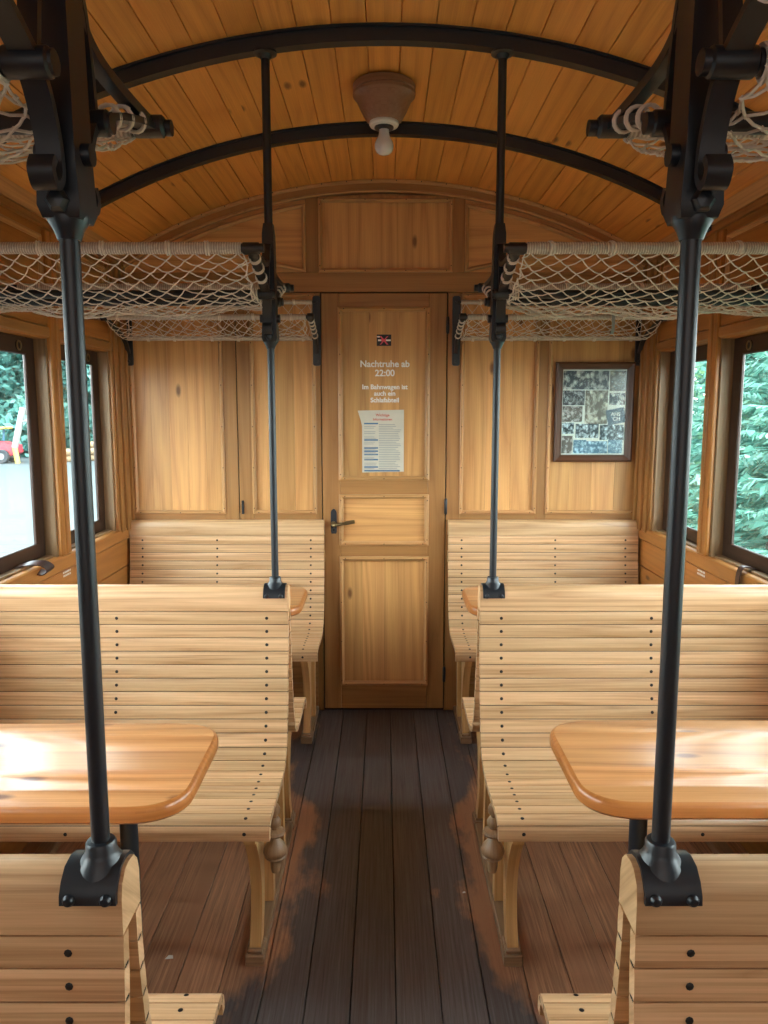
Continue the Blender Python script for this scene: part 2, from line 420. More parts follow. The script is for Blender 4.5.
# ------------------------------------------------------------------ end wall
mb = MB()
top = [(x, zceil(x)) for x in [1.36 - 2.72 * k / 40 for k in range(41)]]
mb.prism([(-1.36, 0), (1.36, 0)] + top, 'Y', YW + .03, YW + .08, M['panel'], grain=(0, 0, 1))
YP = YW + .012                 # recessed panel surface
def vboards(x0, x1, z0, z1, n, mat=None):
    xs = [x0 + (x1 - x0) * k / n for k in range(n + 1)]
    for i in range(n): mb.box(xs[i] + .0002, xs[i + 1] - .0002, YP, YW + .031, z0, z1, mat or M['panel'], (0, 0, 1), b=.0004)
PANELS = [(-1.262, -.808, 5), (-.662, -.345, 3), (.386, .767, 3), (.823, 1.285, 4)]
PZ = (1.05, 2.142)
for a, b_, n in PANELS: vboards(a, b_, PZ[0], PZ[1], n)
# frame boards
def fb(x0, x1, z0, z1, g=(0, 0, 1), y=YW): mb.box(x0, x1, y, YW + .032, z0, z1, M['frame'], g, b=.002)
for a, b_ in ((-1.33, -1.262), (-.808, -.737), (-.733, -.662), (-.345, -.3155), (.3155, .386), (.767, .823), (1.285, 1.33)): fb(a, b_, 0, 2.142)
for a, b_, n in PANELS:
    for k in range(7): fb(a, b_, .15 * k, .15 * (k + 1) - .002, (1, 0, 0))
fb(-1.33, 1.33, 2.145, 2.238, (1, 0, 0))
fb(-.382, -.32, 2.238, 2.60); fb(.335, .394, 2.238, 2.60)
vboards(-.32, .335, 2.238, 2.60, 1)
# curved end boards of the tympanum
ARB = .055
def zarch(x): return math.sqrt((RC - ARB) ** 2 - x * x) + ZC - RC
for s, xi in ((-1, -.382), (1, .394)):
    xo = 1.33; xs = [abs(xi) + (xo - abs(xi)) * k / 14 for k in range(15)]
    mb.prism([(s * x, max(2.2385, zarch(x) + .02)) for x in xs] + [(s * x, 2.238) for x in xs[::-1]], 'Y', YP, YW + .031, M['panel'], grain=(1, 0, 0))
struct(mb, 'wall_back')
# arch band + mouldings as trims
mb = MB(); A = [-.555 + 1.11 * k / 44 for k in range(45)]
ob = [(RC * math.sin(a), ZC - RC + RC * math.cos(a)) for a in A]; ib = [((RC - ARB) * math.sin(a), ZC - RC + (RC - ARB) * math.cos(a)) for a in A]
for i in range(44):
    V = [(*ob[i],), (*ob[i + 1],), (*ib[i + 1],), (*ib[i],)]
    t = Vector((ob[i + 1][0] - ob[i][0], 0, ob[i + 1][1] - ob[i][1])).normalized()
    V3 = [(p[0], YW - .012, p[1]) for p in V] + [(p[0], YW + .035, p[1]) for p in V]
    mb.add(V3, [[0, 1, 2, 3], [3, 2, 6, 7]], M['frame'], t, rnd=.5)
for r_, rad, yo in ((RC - .006, .011, .014), (RC - ARB + .004, .007, .012)):
    mb.tube([(r_ * math.sin(a), YW - yo, ZC - RC + r_ * math.cos(a)) for a in A], rad, M['mold'], n=8, grain=(1, 0, 0))
for k in range(22):
    a = -.5 + k / 21.; r_ = RC - .006
    mb.lathe([(.003, -.0015), (.003, .001)], (r_ * math.sin(a), YW - .0255, ZC - RC + r_ * math.cos(a) - .001), M['screw'], n=6, axis='Y')
struct(mb, 'trim_arch')
def place_end(u, v, d): return (u, YW - d + .004, v)
tn = 1
for a, b_, n in PANELS:
    mb = MB(); molding(mb, rect(a - .004, b_ + .004, PZ[0] - .004, 2.135), place_end); struct(mb, f'trim_{tn}', recalc=False); tn += 1
mb = MB(); molding(mb, rect(-.32, .335, 2.238, 2.585), place_end); struct(mb, f'trim_{tn}', recalc=False); tn += 1
for s, xi in ((-1, .382), (1, .394)):
    xs = [xi + (1.02 - xi) * k / 12 for k in range(13)]
    pts = [(s * xi, 2.2385)] + [(s * x, max(2.245, zarch(x) - .022)) for x in xs] 
    mb = MB(); molding(mb, pts, place_end, screws=False); struct(mb, f'trim_{tn}', recalc=False); tn += 1
# cupboard latch strip on the left
mb = MB()
mb.box(-.737, -.733, YW + .004, YW + .02, 1.05, 2.142, M['gap'], b=.0005)
struct(mb, f'trim_{tn}'); tn += 1
t = thing('cupboard_latch', (-.718, YW, 1.06), 'small dark iron latch on the boarded wall above the left end bench', 'latch')
mb = MB(); mb.box(-.724, -.712, YW - .004, YW, 1.045, 1.115, M['iron'], (0, 0, 1), b=.002); mb.build('latch_plate', t)
mb = MB(); mb.tube([(-.718, YW - .004, 1.10), (-.718, YW - .014, 1.098), (-.718, YW - .014, 1.06)], .004, M['iron'], n=8); mb.build('latch_lever', t)

# ------------------------------------------------------------------ door
dr = thing('door_1', (0, YW, 0), None, None, kind='structure')
mb = MB(); YD = YW - .003
mb.box(-.3155, .3155, YW + .012, YW + .03, 0, 2.146, M['gap'], b=.0005)
def db(x0, x1, z0, z1, g): mb.box(x0, x1, YD, YW + .025, z0, z1, M['frame'], g, b=.0025)
db(-.3105, -.222, .012, 2.139, (0, 0, 1)); db(.222, .3105, .012, 2.139, (0, 0, 1))
for z0, z1 in ((.012, .145), (.822, .888), (1.142, 1.222), (2.068, 2.139)): db(-.222, .222, z0, z1, (1, 0, 0))
mb.build('door_leaf', dr)
for nm, z0, z1, n, g in (('lower_panel', .145, .822, 4, (0, 0, 1)), ('middle_panel', .888, 1.142, 1, (1, 0, 0)), ('upper_panel', 1.222, 2.068, 3, (0, 0, 1))):
    mb = MB()
    for k in range(n): mb.box(-.222 + .444 * k / n, -.222 + .444 * (k + 1) / n, YW + .007, YW + .024, z0, z1, M['panel'], g, b=.0004)
    p = mb.build(nm, dr)
    mb = MB(); molding(mb, rect(-.228, .228, z0 - .004, z1 + .004), lambda u, v, d: (u, YD - d + .001, v), w=.022); mb.build('panel_molding', p, recalc=False)
mb = MB()
mb.prism([(-.268, .945), (-.244, .945), (-.241, .955), (-.241, 1.055), (-.246, 1.066), (-.256, 1.074), (-.266, 1.066), (-.271, 1.055), (-.271, .955)], 'Y', YD - .004, YD, M['iron'])
hp = mb.build('handle_plate', dr)
mb = MB(); mb.tube(crom([(-.256, YD, .995), (-.256, YD - .04, .995), (-.245, YD - .052, .996), (-.20, YD - .054, 1.004), (-.148, YD - .05, 1.014)], 5), [.009] * 10 + [.008] * 6 + [.0095] * 5, M['brass'], n=10)
mb.lathe([(.014, -.008), (.014, 0)], (-.256, YD - .004, .995), M['brass'], axis='Y'); mb.lathe([(.005, -.003), (.005, 0)], (-.256, YD - .004, .965), M['gap'], n=10, axis='Y')
mb.build('door_handle', dr)
for z in (.20, 1.085, 1.985):
    mb = MB(); mb.lathe([(.004, -.042), (.0075, -.036), (.0075, -.001), (.0065, 0), (.0075, .001), (.0075, .036), (.004, .042)], (.3135, YD - .006, z), M['iron'], n=10); mb.build('door_hinge', dr)
# print on the door
t = thing('door_lettering', (0, YW, 1.7), 'white lettering about quiet hours on the upper door panel', 'lettering')
YT = YW + .0062
for body, sz, z, bd in (('Nachtruhe ab', .0445, 1.797, .0011), ('22:00', .0445, 1.752, .0011), ('Im Bahnwagen ist', .0322, 1.684, .0008), ('auch ein', .0322, 1.652, .0008), ('Schlafabteil', .0322, 1.619, .0008)):
    text(body, 'text_line', sz, .004, YT, z, M['white'], t, bold=bd)
t = thing('door_sticker', (0, YW, 1.91), 'small black sticker with a red cross over a white bar high on the door', 'sticker')
mb = MB(); mb.box(-.036, .036, YT - .0012, YT + .001, 1.886, 1.941, M['black'], b=.0004); mb.build('sticker_sheet', t)
mb = MB()
def flat(mb, pts, y, mat): mb.add([(p[0], y, p[1]) for p in pts], [list(range(len(pts)))], mat)
flat(mb, rect(-.03, .033, 1.909, 1.917), YT - .0016, M['white'])
mb.add([(-.027 + .009 * math.cos(q), YT - .0016, 1.93 + .004 * math.sin(q)) for q in [PI / 4 * k for k in range(8)]], [list(range(8))], M['white'])
for s in (-1, 1):
    flat(mb, [(-s * .018 - .004, 1.932), (-s * .018 + .004, 1.934), (s * .018 + .004, 1.893), (s * .018 - .004, 1.891)], YT - .002, M['pink'])
flat(mb, rect(-.014, .010, 1.908, 1.918), YT - .0022, M['pink'])
mb.build('sticker_print', t, recalc=False)
t = thing('notice_sheet', (0, YW, 1.4), 'creased paper notice with red heading and blue lines taped to the door', 'notice')
mb = MB(); nx, nz = 8, 12; V = []; F = []; x0, x1, z0, z1 = -.116, .100, 1.257, 1.568
for j in range(nz + 1):
    for i in range(nx + 1):
        V.append((x0 + (x1 - x0) * i / nx + (.006 if j < 10 else -.008 * (j - 10) + .0) * (1 if i == 0 else 0), YT - .0016 - .0022 * random.random(), z0 + (z1 - z0) * j / nz + (.004 * i / nx)))
for j in range(nz):
    for i in range(nx): a = j * (nx + 1) + i; F.append([a, a + 1, a + nx + 2, a + nx + 1])
mb.add(V, F, M['paper']); mb.build('paper_sheet', t)
YN = YT - .0045
text('Wichtige', 'heading_line', .019, -.007, YN, 1.545, M['red'], t, bold=.0003); text('Informationen', 'heading_line', .017, -.007, YN, 1.524, M['red'], t, bold=.0003)
mb = MB()
for z, a, w in ((1.490, -.1, .07), (1.408, -.1, .07), (1.368, -.1, .07), (1.352, -.1, .07), (1.335, -.1, .07), (1.309, -.1, .07), (1.272, -.1, .07), (1.253, -.1, .18)):
    flat(mb, rect(a, a + w, z + .0095, z + .0165), YN, M['blue'])
random.seed(3)
for k in range(27):
    z = 1.498 - k * .0088
    flat(mb, rect(-.026, .045 + .042 * random.random(), z - .0016, z + .0016), YN, M['greyink'])
    if k % 3: flat(mb, rect(-.1, -.055 + .02 * random.random(), z - .0014, z + .0014), YN, M['greyink'])
mb.build('notice_print', t, recalc=False)

# ------------------------------------------------------------------ side walls and windows
WIN = [(3.11, 3.655), (2.45, 2.995), (1.79, 2.335), (1.13, 1.675), (.47, 1.015)]
ZS, ZT = .993, 1.842
wn = 1
for s, nm in ((-1, 'left'), (1, 'right')):
    mb = MB(); XO = XW + .072
    def sb(a0, a1, y0, y1, z0, z1, mat, g=(0, 1, 0), b=.002): mb.box(s * a0, s * a1, y0, y1, z0, z1, mat, g, b=b)
    for k in range(7):   # boards below the sill
        z1 = .925 - k * .135; sb(XW, XW + .03, YB, YW + .03, max(0, z1 - .1335), z1, M['side'], b=.004)
    sb(XW + .028, XO, YB, YW + .03, 0, ZS - .01, M['side'])
    sb(XW, XO, YB, YW + .03, ZT, 2.32, M['side'])
    ys = [YB] + [q for w in WIN[::-1] for q in w] + [YW + .03]
    for i in range(0, len(ys), 2):
        if ys[i + 1] - ys[i] > .01: sb(XW, XO, ys[i], ys[i + 1], ZS - .012, ZT + .002, M['reveal'], (0, 0, 1))
    struct(mb, 'wall_' + nm)
    # sill rail, head rail, pillar faces
    mb = MB()
    sb(XW - .014, XW + .06, YB, YW, .928, ZS - .003, M['side'], b=.006)
    struct(mb, f'trim_{tn}'); tn += 1
    mb = MB(); sb(XW - .012, XW + .01, YB, YW, 1.846, 1.888, M['frame'], b=.006); sb(XW - .006, XW + .01, YB, YW, 1.89, 1.975, M['side'], b=.003)
    sb(XW - .014, XW + .01, YB, YW, 1.977, 1.997, M['mold'], b=.006)
    struct(mb, f'trim_{tn}'); tn += 1
    for i in range(len(WIN) - 1):
        y0, y1 = WIN[i + 1][1], WIN[i][0]
        mb = MB(); sb(XW - .016, XW + .004, y0 + .012, y1 - .012, ZS - .004, 2.25, M['side'], (0, 0, 1), b=.005)
        sb(XW - .022, XW, (y0 + y1) / 2 - .006, (y0 + y1) / 2 + .014, ZS, 2.25, M['frame'], (0, 0, 1), b=.004)
        struct(mb, f'trim_{tn}'); tn += 1
        if i < 3:
            mb = MB(); molding(mb, rect(WIN[i][0] + .01, WIN[i][1] - .01, 2.0, 2.225), lambda u, v, d: (s * (XW - d), u, v), screws=False); struct(mb, f'trim_{tn}'); tn += 1
    # corner post
    mb = MB()
    for y0, y1, d in ((3.668, 3.70, .012), (3.70, 3.745, .02), (3.745, 3.775, .012), (3.775, 3.83, .024), (3.83, 3.862, .034)):
        sb(XW - d, XW + .01, y0 + .001, y1 - .001, ZS - .02, 2.27, M['frame'], (0, 0, 1), b=.004)
    struct(mb, f'trim_{tn}'); tn += 1
    for i, (y0, y1) in enumerate(WIN[:5]):
        w = thing(f'window_{wn}', (s * (XW + .06), (y0 + y1) / 2, ZS), None, None, kind='structure'); wn += 1
        mb = MB(); xa, xb = XW + .046, XW + .0605
        for a, b_, c, d, g in ((y0 - .002, y0 + .070, ZS, ZT, (0, 0, 1)), (y1 - .070, y1 + .002, ZS, ZT, (0, 0, 1)), (y0 + .06, y1 - .06, ZS - .004, ZS + .062, (0, 1, 0)), (y0 + .06, y1 - .06, ZT - .066, ZT, (0, 1, 0))):
            sb(xa, xb, a, b_, c, d, M['sash'], g, b=.004)
        sf = mb.build('window_sash', w)
        mb = MB(); sb(XW + .054, XW + .057, y0 + .058, y1 - .058, ZS + .056, ZT - .06, M['glass'], b=.0005); mb.build('window_pane', w)
        mb = MB(); yc = y1 - .13
        mb.tube([(s * (XW + .041), yc + .016 * math.cos(a), ZT - .036 + .016 * math.sin(a)) for a in [2 * PI * k / 16 for k in range(17)]], .003, M['brass'], n=6, caps=False)
        mb.lathe([(.02, -.002), (.02, .002)], (s * (XW + .045), yc, ZT - .036), M['screw'], n=16, axis='X'); mb.build('finger_ring', sf)
        if i == 0 or i == 1:
            mb = MB(); sb(XW + .012, XW + .046, y0 + .01, y1 - .01, ZS - .004, ZS + .006, M['white'] if i > 5 else M['reveal'], b=.002); mb.build('sill_strip', w)
    # ventilation label
    t = thing('wall_label', (s * XW, 3.07, .91), f"small white printed label on the {nm} side wall below the window sill", 'label')
    mb = MB()
    for k in range(3):
        for j in range(6):
            yy = 3.035 + j * .0125 + .002 * random.random(); zz = .925 - .014 * k
            mb.add([(s * (XW - .0008), yy, zz), (s * (XW - .0008), yy + .0095, zz), (s * (XW - .0008), yy + .0095, zz + .008), (s * (XW - .0008), yy, zz + .008)], [[0, 1, 2, 3]], M['white'])
    mb.build('label_print', t)
# leather window straps
def strap_path(pts): return crom(pts, 6)
t = thing('window_strap', (-1.29, 2.80, .98), 'dark leather window strap looped over the left window sill', 'strap')
mb = MB(); mb.strap(strap_path([(-1.345, 2.735, 1.0), (-1.30, 2.75, 1.012), (-1.262, 2.775, 1.008), (-1.245, 2.80, .985), (-1.262, 2.80, .968), (-1.30, 2.79, .975), (-1.34, 2.76, .992)]), (.25, .95, .25), .042, .004, M['leather']); mb.build('strap_loop', t)
t = thing('window_strap', (1.28, 2.69, .98), 'brown leather window strap hanging down from the right window sill', 'strap')
mb = MB(); mb.strap(strap_path([(1.345, 2.70, 1.0), (1.30, 2.695, 1.012), (1.278, 2.69, 1.004), (1.27, 2.69, .96), (1.274, 2.688, .90), (1.278, 2.686, .82)]), (0, 1, 0), .03, .004, M['leather']); mb.build('strap_band', t)

mb = MB(); mb.prism([(-1.36, 0), (1.36, 0)] + top, 'Y', YB - .05, YB, M['panel'], grain=(0, 0, 1)); struct(mb, 'wall_front_blocker')  # unseen closing wall, added to cut sky light on the near benches

# ------------------------------------------------------------------ iron ribs
RW = ((D2, 'curved black iron ceiling rib nearer the camera, carrying the two far poles'), ((D2 + YW) / 2 + .01, 'curved black iron ceiling rib further back behind the lamp'), (D1, None))
for yy, lb in RW:
    r_ = RC - .022; al = math.asin(1.30 / r_); path = [(r_ * math.sin(a), yy, ZC - RC + r_ * math.cos(a)) for a in [-al + 2 * al * k / 60 for k in range(61)]]
    if lb:
        t = thing('ceiling_rib', (0, yy, ZC), lb, 'rib', group='iron ceiling ribs')
    else: t = thing('ceiling_rib', (0, yy, ZC), 'black iron ceiling rib overhead, carrying the two foreground poles', 'rib', group='iron ceiling ribs')
    mb = MB(); mb.strap(path, (0, 1, 0), .036, .042, M['iron']); mb.build('rib_bar', t)
    mb = MB(); mb.strap([(p[0] * (RC - .003) / r_, p[1], ZC - RC + (p[2] - ZC + RC) * (RC - .003) / r_) for p in path], (0, 1, 0), .058, .006, M['iron']); mb.build('rib_flange', t)

# ------------------------------------------------------------------ ceiling lamp
lt = thing('ceiling_lamp', (0, 2.76, ZC), 'turned brown wooden ceiling lamp holding a bare bulb', 'lamp'); LC = (0, 2.76, ZC - .003)
mb = MB(); mb.lathe([(.098, 0.0000), (.106, -0.0056), (.106, -0.0242), (.103, -0.0270), (.107, -0.0316), (.106, -0.0400), (.099, -0.0465), (.096, -0.0484), (.090, -0.0614), (.076, -0.0911), (.062, -0.1153), (.054, -0.1218), (.046, -0.1228)], LC, M['lampwood'], n=48, grain=(1, 0, 0))
b0 = mb.build('lamp_base', lt)
mb = MB(); mb.lathe([(.050, -0.1218), (.051, -0.1302), (.047, -0.1358), (.034, -0.1376)], LC, M['porc'], n=36); mb.build('porcelain_ring', lt)
mb = MB(); mb.lathe([(.033, -0.1330), (.033, -0.1423), (.026, -0.1469), (.018, -0.1469)], LC, M['black'], n=24); mb.build('bulb_socket', lt)
mb = MB(); mb.lathe([(.017, -0.1460), (.0175, -0.1562), (.0195, -0.1655), (.025, -0.1767), (.0305, -0.1879), (.0325, -0.1981), (.031, -0.2102), (.026, -0.2195), (.017, -0.2260), (.004, -0.2288)], LC, M['bulb'], n=32); mb.build('light_bulb', lt)

# ------------------------------------------------------------------ benches
FS = crom([(-.033, .940), (-.037, .87), (-.046, .80), (-.060, .72), (-.077, .64), (-.094, .575), (-.118, .525), (-.165, .492), (-.23, .483), (-.30, .484), (-.36, .488), (-.42, .490), (-.462, .485), (-.482, .470), (-.487, .452), (-.488, .436)], 10)
LS = [0]
for i in range(1, len(FS)): LS.append(LS[-1] + (FS[i] - FS[i - 1]).length)
NSL = 20; NB = 10
def at_len(l):
    l = max(0, min(LS[-1], l))
    for i in range(1, len(LS)):
        if LS[i] >= l:
            k = (l - LS[i - 1]) / max(1e-9, LS[i] - LS[i - 1]); p = FS[i - 1].lerp(FS[i], k); t = (FS[i] - FS[i - 1]).normalized()
            return p, Vector((t.y, -t.x)) if False else Vector((-t.y, t.x))
    return FS[-1], Vector((0, 1))
def slats(mb, k0, k1, x0, x1, yc, dirn, cols, dz=0):
    i0 = len(mb.v)
    L = LS[-1] / NSL
    for k in range(k0, k1):
        a, b = k * L + .0012, (k + 1) * L - .0012
        if k == NSL - 1: b = LS[-1]
        fr = []; bk = []
        for q in range(5):
            l = a + (b - a) * q / 4; p, n = at_len(l)
            # n must point out of the seat (to the sitter)
            if n.x > 0 or (abs(n.x) < .3 and n.y < 0): n = -n
            e = .0016 if q in (0, 4) else 0
            fr.append((yc + dirn * (p.x - n.x * e), p.y - n.y * e)); bk.append((yc + dirn * (p.x - n.x * .019), p.y - n.y * .019))
        mb.prism(fr + bk[::-1], 'X', x0, x1, M['ash'])
        if k < NSL - 1:
            p, n = at_len((k + 1) * L); t_ = Vector((-n.y, n.x))
            if n.x > 0 or (abs(n.x) < .3 and n.y < 0): n = -n
            Q = [p + t_ * e * .003 - n * g for e, g in ((-1, .005), (1, .005), (1, .016), (-1, .016))]
            mb.prism([(yc + dirn * q.x, q.y) for q in Q], 'X', x0, x1 - (.003 if x1 > x0 else -.003), M['gap'])
        p, n = at_len((a + b) / 2)
        if n.x > 0 or (abs(n.x) < .3 and n.y < 0): n = -n
        for cx in cols:
            c = Vector((cx, yc + dirn * (p.x + n.x * .0006), p.y + n.y * .0006)); nn = Vector((0, dirn * n.x, n.y)); u = Vector((1, 0, 0)); w = nn.cross(u)
            R_ = .0052; ring = [c + (u * math.cos(q) + w * math.sin(q)) * R_ for q in [PI / 4 * e for e in range(8)]]; ring2 = [c + nn * .0013 + (u * math.cos(q) + w * math.sin(q)) * R_ * .6 for q in [PI / 4 * e for e in range(8)]]
            mb.add(ring + ring2, [[e, (e + 1) % 8, 8 + (e + 1) % 8, 8 + e] for e in range(8)] + [list(range(8, 16))], M['screw'])
    for i in range(i0, len(mb.v)):
        v = mb.v[i]; k = min(1, abs(v[1] - yc) / .2) if dz else 0; mb.v[i] = (v[0], v[1], v[2] + dz * k)
def bench(s, yc, label, double=True, xe=.303, near=False):
    X0, X1 = s * xe, s * 1.285
    t = thing('wooden_bench', (s * .8, yc, 0), label, 'bench', group='slatted wooden carriage benches')
    cols = [s * (xe + .067), s * (xe + .54), s * 1.22]
    dirs = (1, -1) if double else (1,)
    for d in dirs:
        mb = MB(); slats(mb, 0, NB, X0, X1, yc, d, cols); mb.build('backrest', t)
        mb = MB(); slats(mb, NB, NSL, X0, X1, yc, d, cols, 0 if d == 1 else (-.035 if yc == D1 else -.018)); mb.build('seat', t)
    h = .033; rear = h if double else .016
    pr = [(yc - h, .9415), (yc - h + .001, .985), (yc - h * .85, 1.004), (yc - h * .5, 1.016), (yc - .003, 1.019), (yc + rear * .5, 1.016), (yc + rear * .85, 1.004), (yc + rear, .985), (yc + rear, .9415)]
    mb = MB(); mb.prism(pr, 'X', X0, X1, M['ash']); mb.build('top_rail', t)
    for xf in (xe + .045, 1.18):
        a, b = s * xf, s * (xf + .040)
        for d in dirs:
            # post following the backrest down to the runner
            P = [at_len(l) for l in (0, .12, .24, .34, .40)]
            f = [(yc + d * (p.x + .0215), p.y) for p, n in P] + [(yc + d * -.125, .40), (yc + d * -.15, .035)]
            bk = [(yc + d * (p.x + .052), p.y) for p, n in P] + [(yc + d * -.085, .40), (yc + d * -.108, .035)]
            if xf < 1: mb = MB(); mb.prism(f + bk[::-1], 'X', a, b, M['ashdk'], grain=(0, 0, 1)); mb.build('end_post', t)
            # seat bearer
            mb = MB()
            zo = 0 if d == 1 else (-.037 if yc == D1 else -.02)
            mb.prism([(yc + d * p_, q_ + zo) for p_, q_ in ((-.10, .44), (-.13, .478), (-.17, .468), (-.30, .462), (-.45, .464), (-.464, .445), (-.44, .435), (-.13, .40))], 'X', a, b, M['ashdk'], grain=(0, 1, 0)); mb.build('seat_bearer', t)
            # curved bracket leg with stepped top and plinth foot
            fr = crom([(-.448, .440 + zo), (-.444, .412)], 2) + [Vector((-.428, .410)), Vector((-.425, .390)), Vector((-.412, .388))] + crom([(-.404, .372), (-.366, .31), (-.342, .24), (-.337, .18), (-.347, .12), (-.372, .06), (-.376, .045)], 5)
            bkp = crom([(-.26, .440 + zo), (-.270, .40), (-.281, .34), (-.286, .27), (-.285, .20), (-.293, .13), (-.318, .07), (-.325, .045)], 5)
            mb = MB(); mb.prism([(yc + d * p.x, p.y) for p in fr] + [(yc + d * p.x, p.y) for p in bkp[::-1]], 'X', a + s * .004, b - s * .004, M['ashdk'], grain=(0, 0, 1))
            lg = mb.build('leg', t)
            mb = MB()
            for w0, w1, z0, z1, ex in ((-.396, -.318, 0.0, .034, .007), (-.390, -.322, .034, .046, .002)):
                mb.box(a - s * ex, b + s * ex, yc + d * w0, yc + d * w1, z0, z1, M['knob'], b=.003)
            mb.build('foot', lg)
            if xf < 1 and yc == D2 and d == 1:
                mb = MB()
                mb.lathe([(.004, .464), (.012, .460), (.0165, .449), (.0145, .436), (.008, .429), (.007, .424), (.013, .421), (.0185, .411), (.0175, .400), (.010, .391), (.010, .388), (.027, .383), (.030, .377), (.027, .371), (.011, .366), (.010, .361), (.016, .354), (.027, .341), (.033, .328), (.0345, .319), (.033, .314), (.026, .312), (.0265, .307), (.030, .304), (.026, .300), (.015, .297), (.0145, .270), (.0115, .256)],
                         (s * (xe + .010), yc + d * -.325, -.008), M['knob'], n=24); mb.build('turned_knob', t)
        y0 = yc - .39; y1 = yc + (.39 if double else .012)
        mb = MB(); mb.box(a - s * .006, b + s * .01, y0 + .07, y1 - (.07 if double else 0), 0, .03, M['knob'], (0, 1, 0), b=.004)
        mb.build('floor_runner', t)
    if not double:
        mb = MB(); mb.box(X0, X1, yc - .01, yc + .0165, .80, .86, M['ashdk']); mb.build('wall_batten', t)
    return t
bench(-1, D1, 'near left slatted bench, seen close up, carrying the left foreground pole on its backrest', xe=.314)
bench(1, D1, 'near right slatted bench, seen close up, carrying the right foreground pole on its backrest')
bench(-1, D2, 'left slatted ash bench in mid carriage, behind the larger left table')
bench(1, D2, 'right slatted ash bench in mid carriage, behind the larger right table')
bench(-1, DF, 'slatted bench against the end wall left of the door', double=False, xe=.303)
bench(1, DF, 'slatted bench against the end wall right of the door under the framed photographs', double=False, xe=.325)

# ------------------------------------------------------------------ tables
def table(s, yc, xt, label, grp=None, w=.212):
    t = thing('table', (s * .8, yc, 0), label, 'table', group='small pine tables')
    z0, z1 = .757, .792; xi, xo = xt, 1.285
    def outline(ins):
        pts = []
        for cx, cy, r, a0, a1 in ((xi + .10, w - .085, .10, None, None), (xi + .10, -w + .085, .10, None, None)): pass
        # aisle end: big soft corners
        P = [(xo, w - ins), (xi + .12, w - ins)]
        for k in range(1, 9):
            a = PI / 2 * k / 9; P.append((xi + .115 - (.115 - ins) * math.sin(a) ** .9, w - .10 + (.10 - ins) * math.cos(a) ** .9))
        P.append((xi + ins, w - .11)); P.append((xi + ins, -w + .11))
        for k in range(1, 9):
            a = PI / 2 * k / 9; P.append((xi + .115 - (.115 - ins) * math.cos(a) ** .9, -w + .10 - (.10 - ins) * math.sin(a) ** .9))
        P += [(xi + .12, -w + ins), (xo, -w + ins)]
        return P
    mb = MB(); lay = [(0.006, z0), (0, z0 + .006), (0, z1 - .010), (.003, z1 - .004), (.010, z1)]
    rings = [[(s * p[0], yc + p[1], z) for p in outline(i)] for i, z in lay]; n = len(rings[0]); V = [p for r in rings for p in r]; F = []
    for j in range(len(lay) - 1):
        for k in range(n): F.append([j * n + k, j * n + (k + 1) % n, (j + 1) * n + (k + 1) % n, (j + 1) * n + k])
    mb.add(V, F, M['tedge'], (1, 0, 0), rnd=.4)
    mb.add(rings[0], [list(range(n))], M['tedge'], rnd=.4)
    # boards of the top, cut by the outline
    top = [(p[0], p[1]) for p in outline(.010)]
    import itertools
    def clip(poly, y, keep_above):
        out = []
        for i in range(len(poly)):
            a, b = poly[i], poly[(i + 1) % len(poly)]
            ia, ib_ = (a[1] >= y) == keep_above, (b[1] >= y) == keep_above
            if ia: out.append(a)
            if ia != ib_:
                k = (y - a[1]) / (b[1] - a[1]); out.append((a[0] + (b[0] - a[0]) * k, y))
        return out
    nb = 5
    for k in range(nb):
        lo, hi = -w - .01 + (2 * w + .02) * k / nb, -w - .01 + (2 * w + .02) * (k + 1) / nb
        pl = clip(clip(top, lo, True), hi, False)
        mb.add([(s * p[0], yc + p[1], z1) for p in pl], [list(range(len(pl)))], M['table'], (1, 0, 0))
    bm_o = mb.build('table_top', t, recalc=False)
    # make the normals face outwards
    bm = bmesh.new(); bm.from_mesh(bm_o.data); bmesh.ops.remove_doubles(bm, verts=bm.verts, dist=1e-5); bmesh.ops.recalc_face_normals(bm, faces=bm.faces); bm.to_mesh(bm_o.data); bm.free()
    mb = MB(); mb.tube([(s * (xt + .180), yc, .012), (s * (xt + .180), yc, z0)], .020, M['iron'], n=20); mb.build('leg', t)
    mb = MB(); mb.lathe([(.055, 0), (.055, .006), (.03, .014), (.022, .03)], (s * (xt + .180), yc, 0), M['iron']); mb.build('foot_flange', t)
    mb = MB(); mb.box(s * (xt + .125), s * (xt + .235), yc - .05, yc + .05, z0 - .006, z0, M['iron']); mb.build('leg_plate', t)
    mb = MB(); mb.box(s * 1.262, s * 1.298, yc - w + .03, yc + w - .03, z0 - .05, z0 - .001, M['ashdk'], (0, 1, 0)); mb.build('wall_batten', t)
table(-1, 1.622, .398, 'larger left pine table with rounded corners between the near and middle benches')
table(1, 1.640, .402, 'larger right pine table with rounded corners between the near and middle benches')
table(-1, 3.135, .333, 'small visible tip of pine table behind the middle left bench')
table(1, 3.135, .340, 'small visible tip of pine table behind the middle right bench')

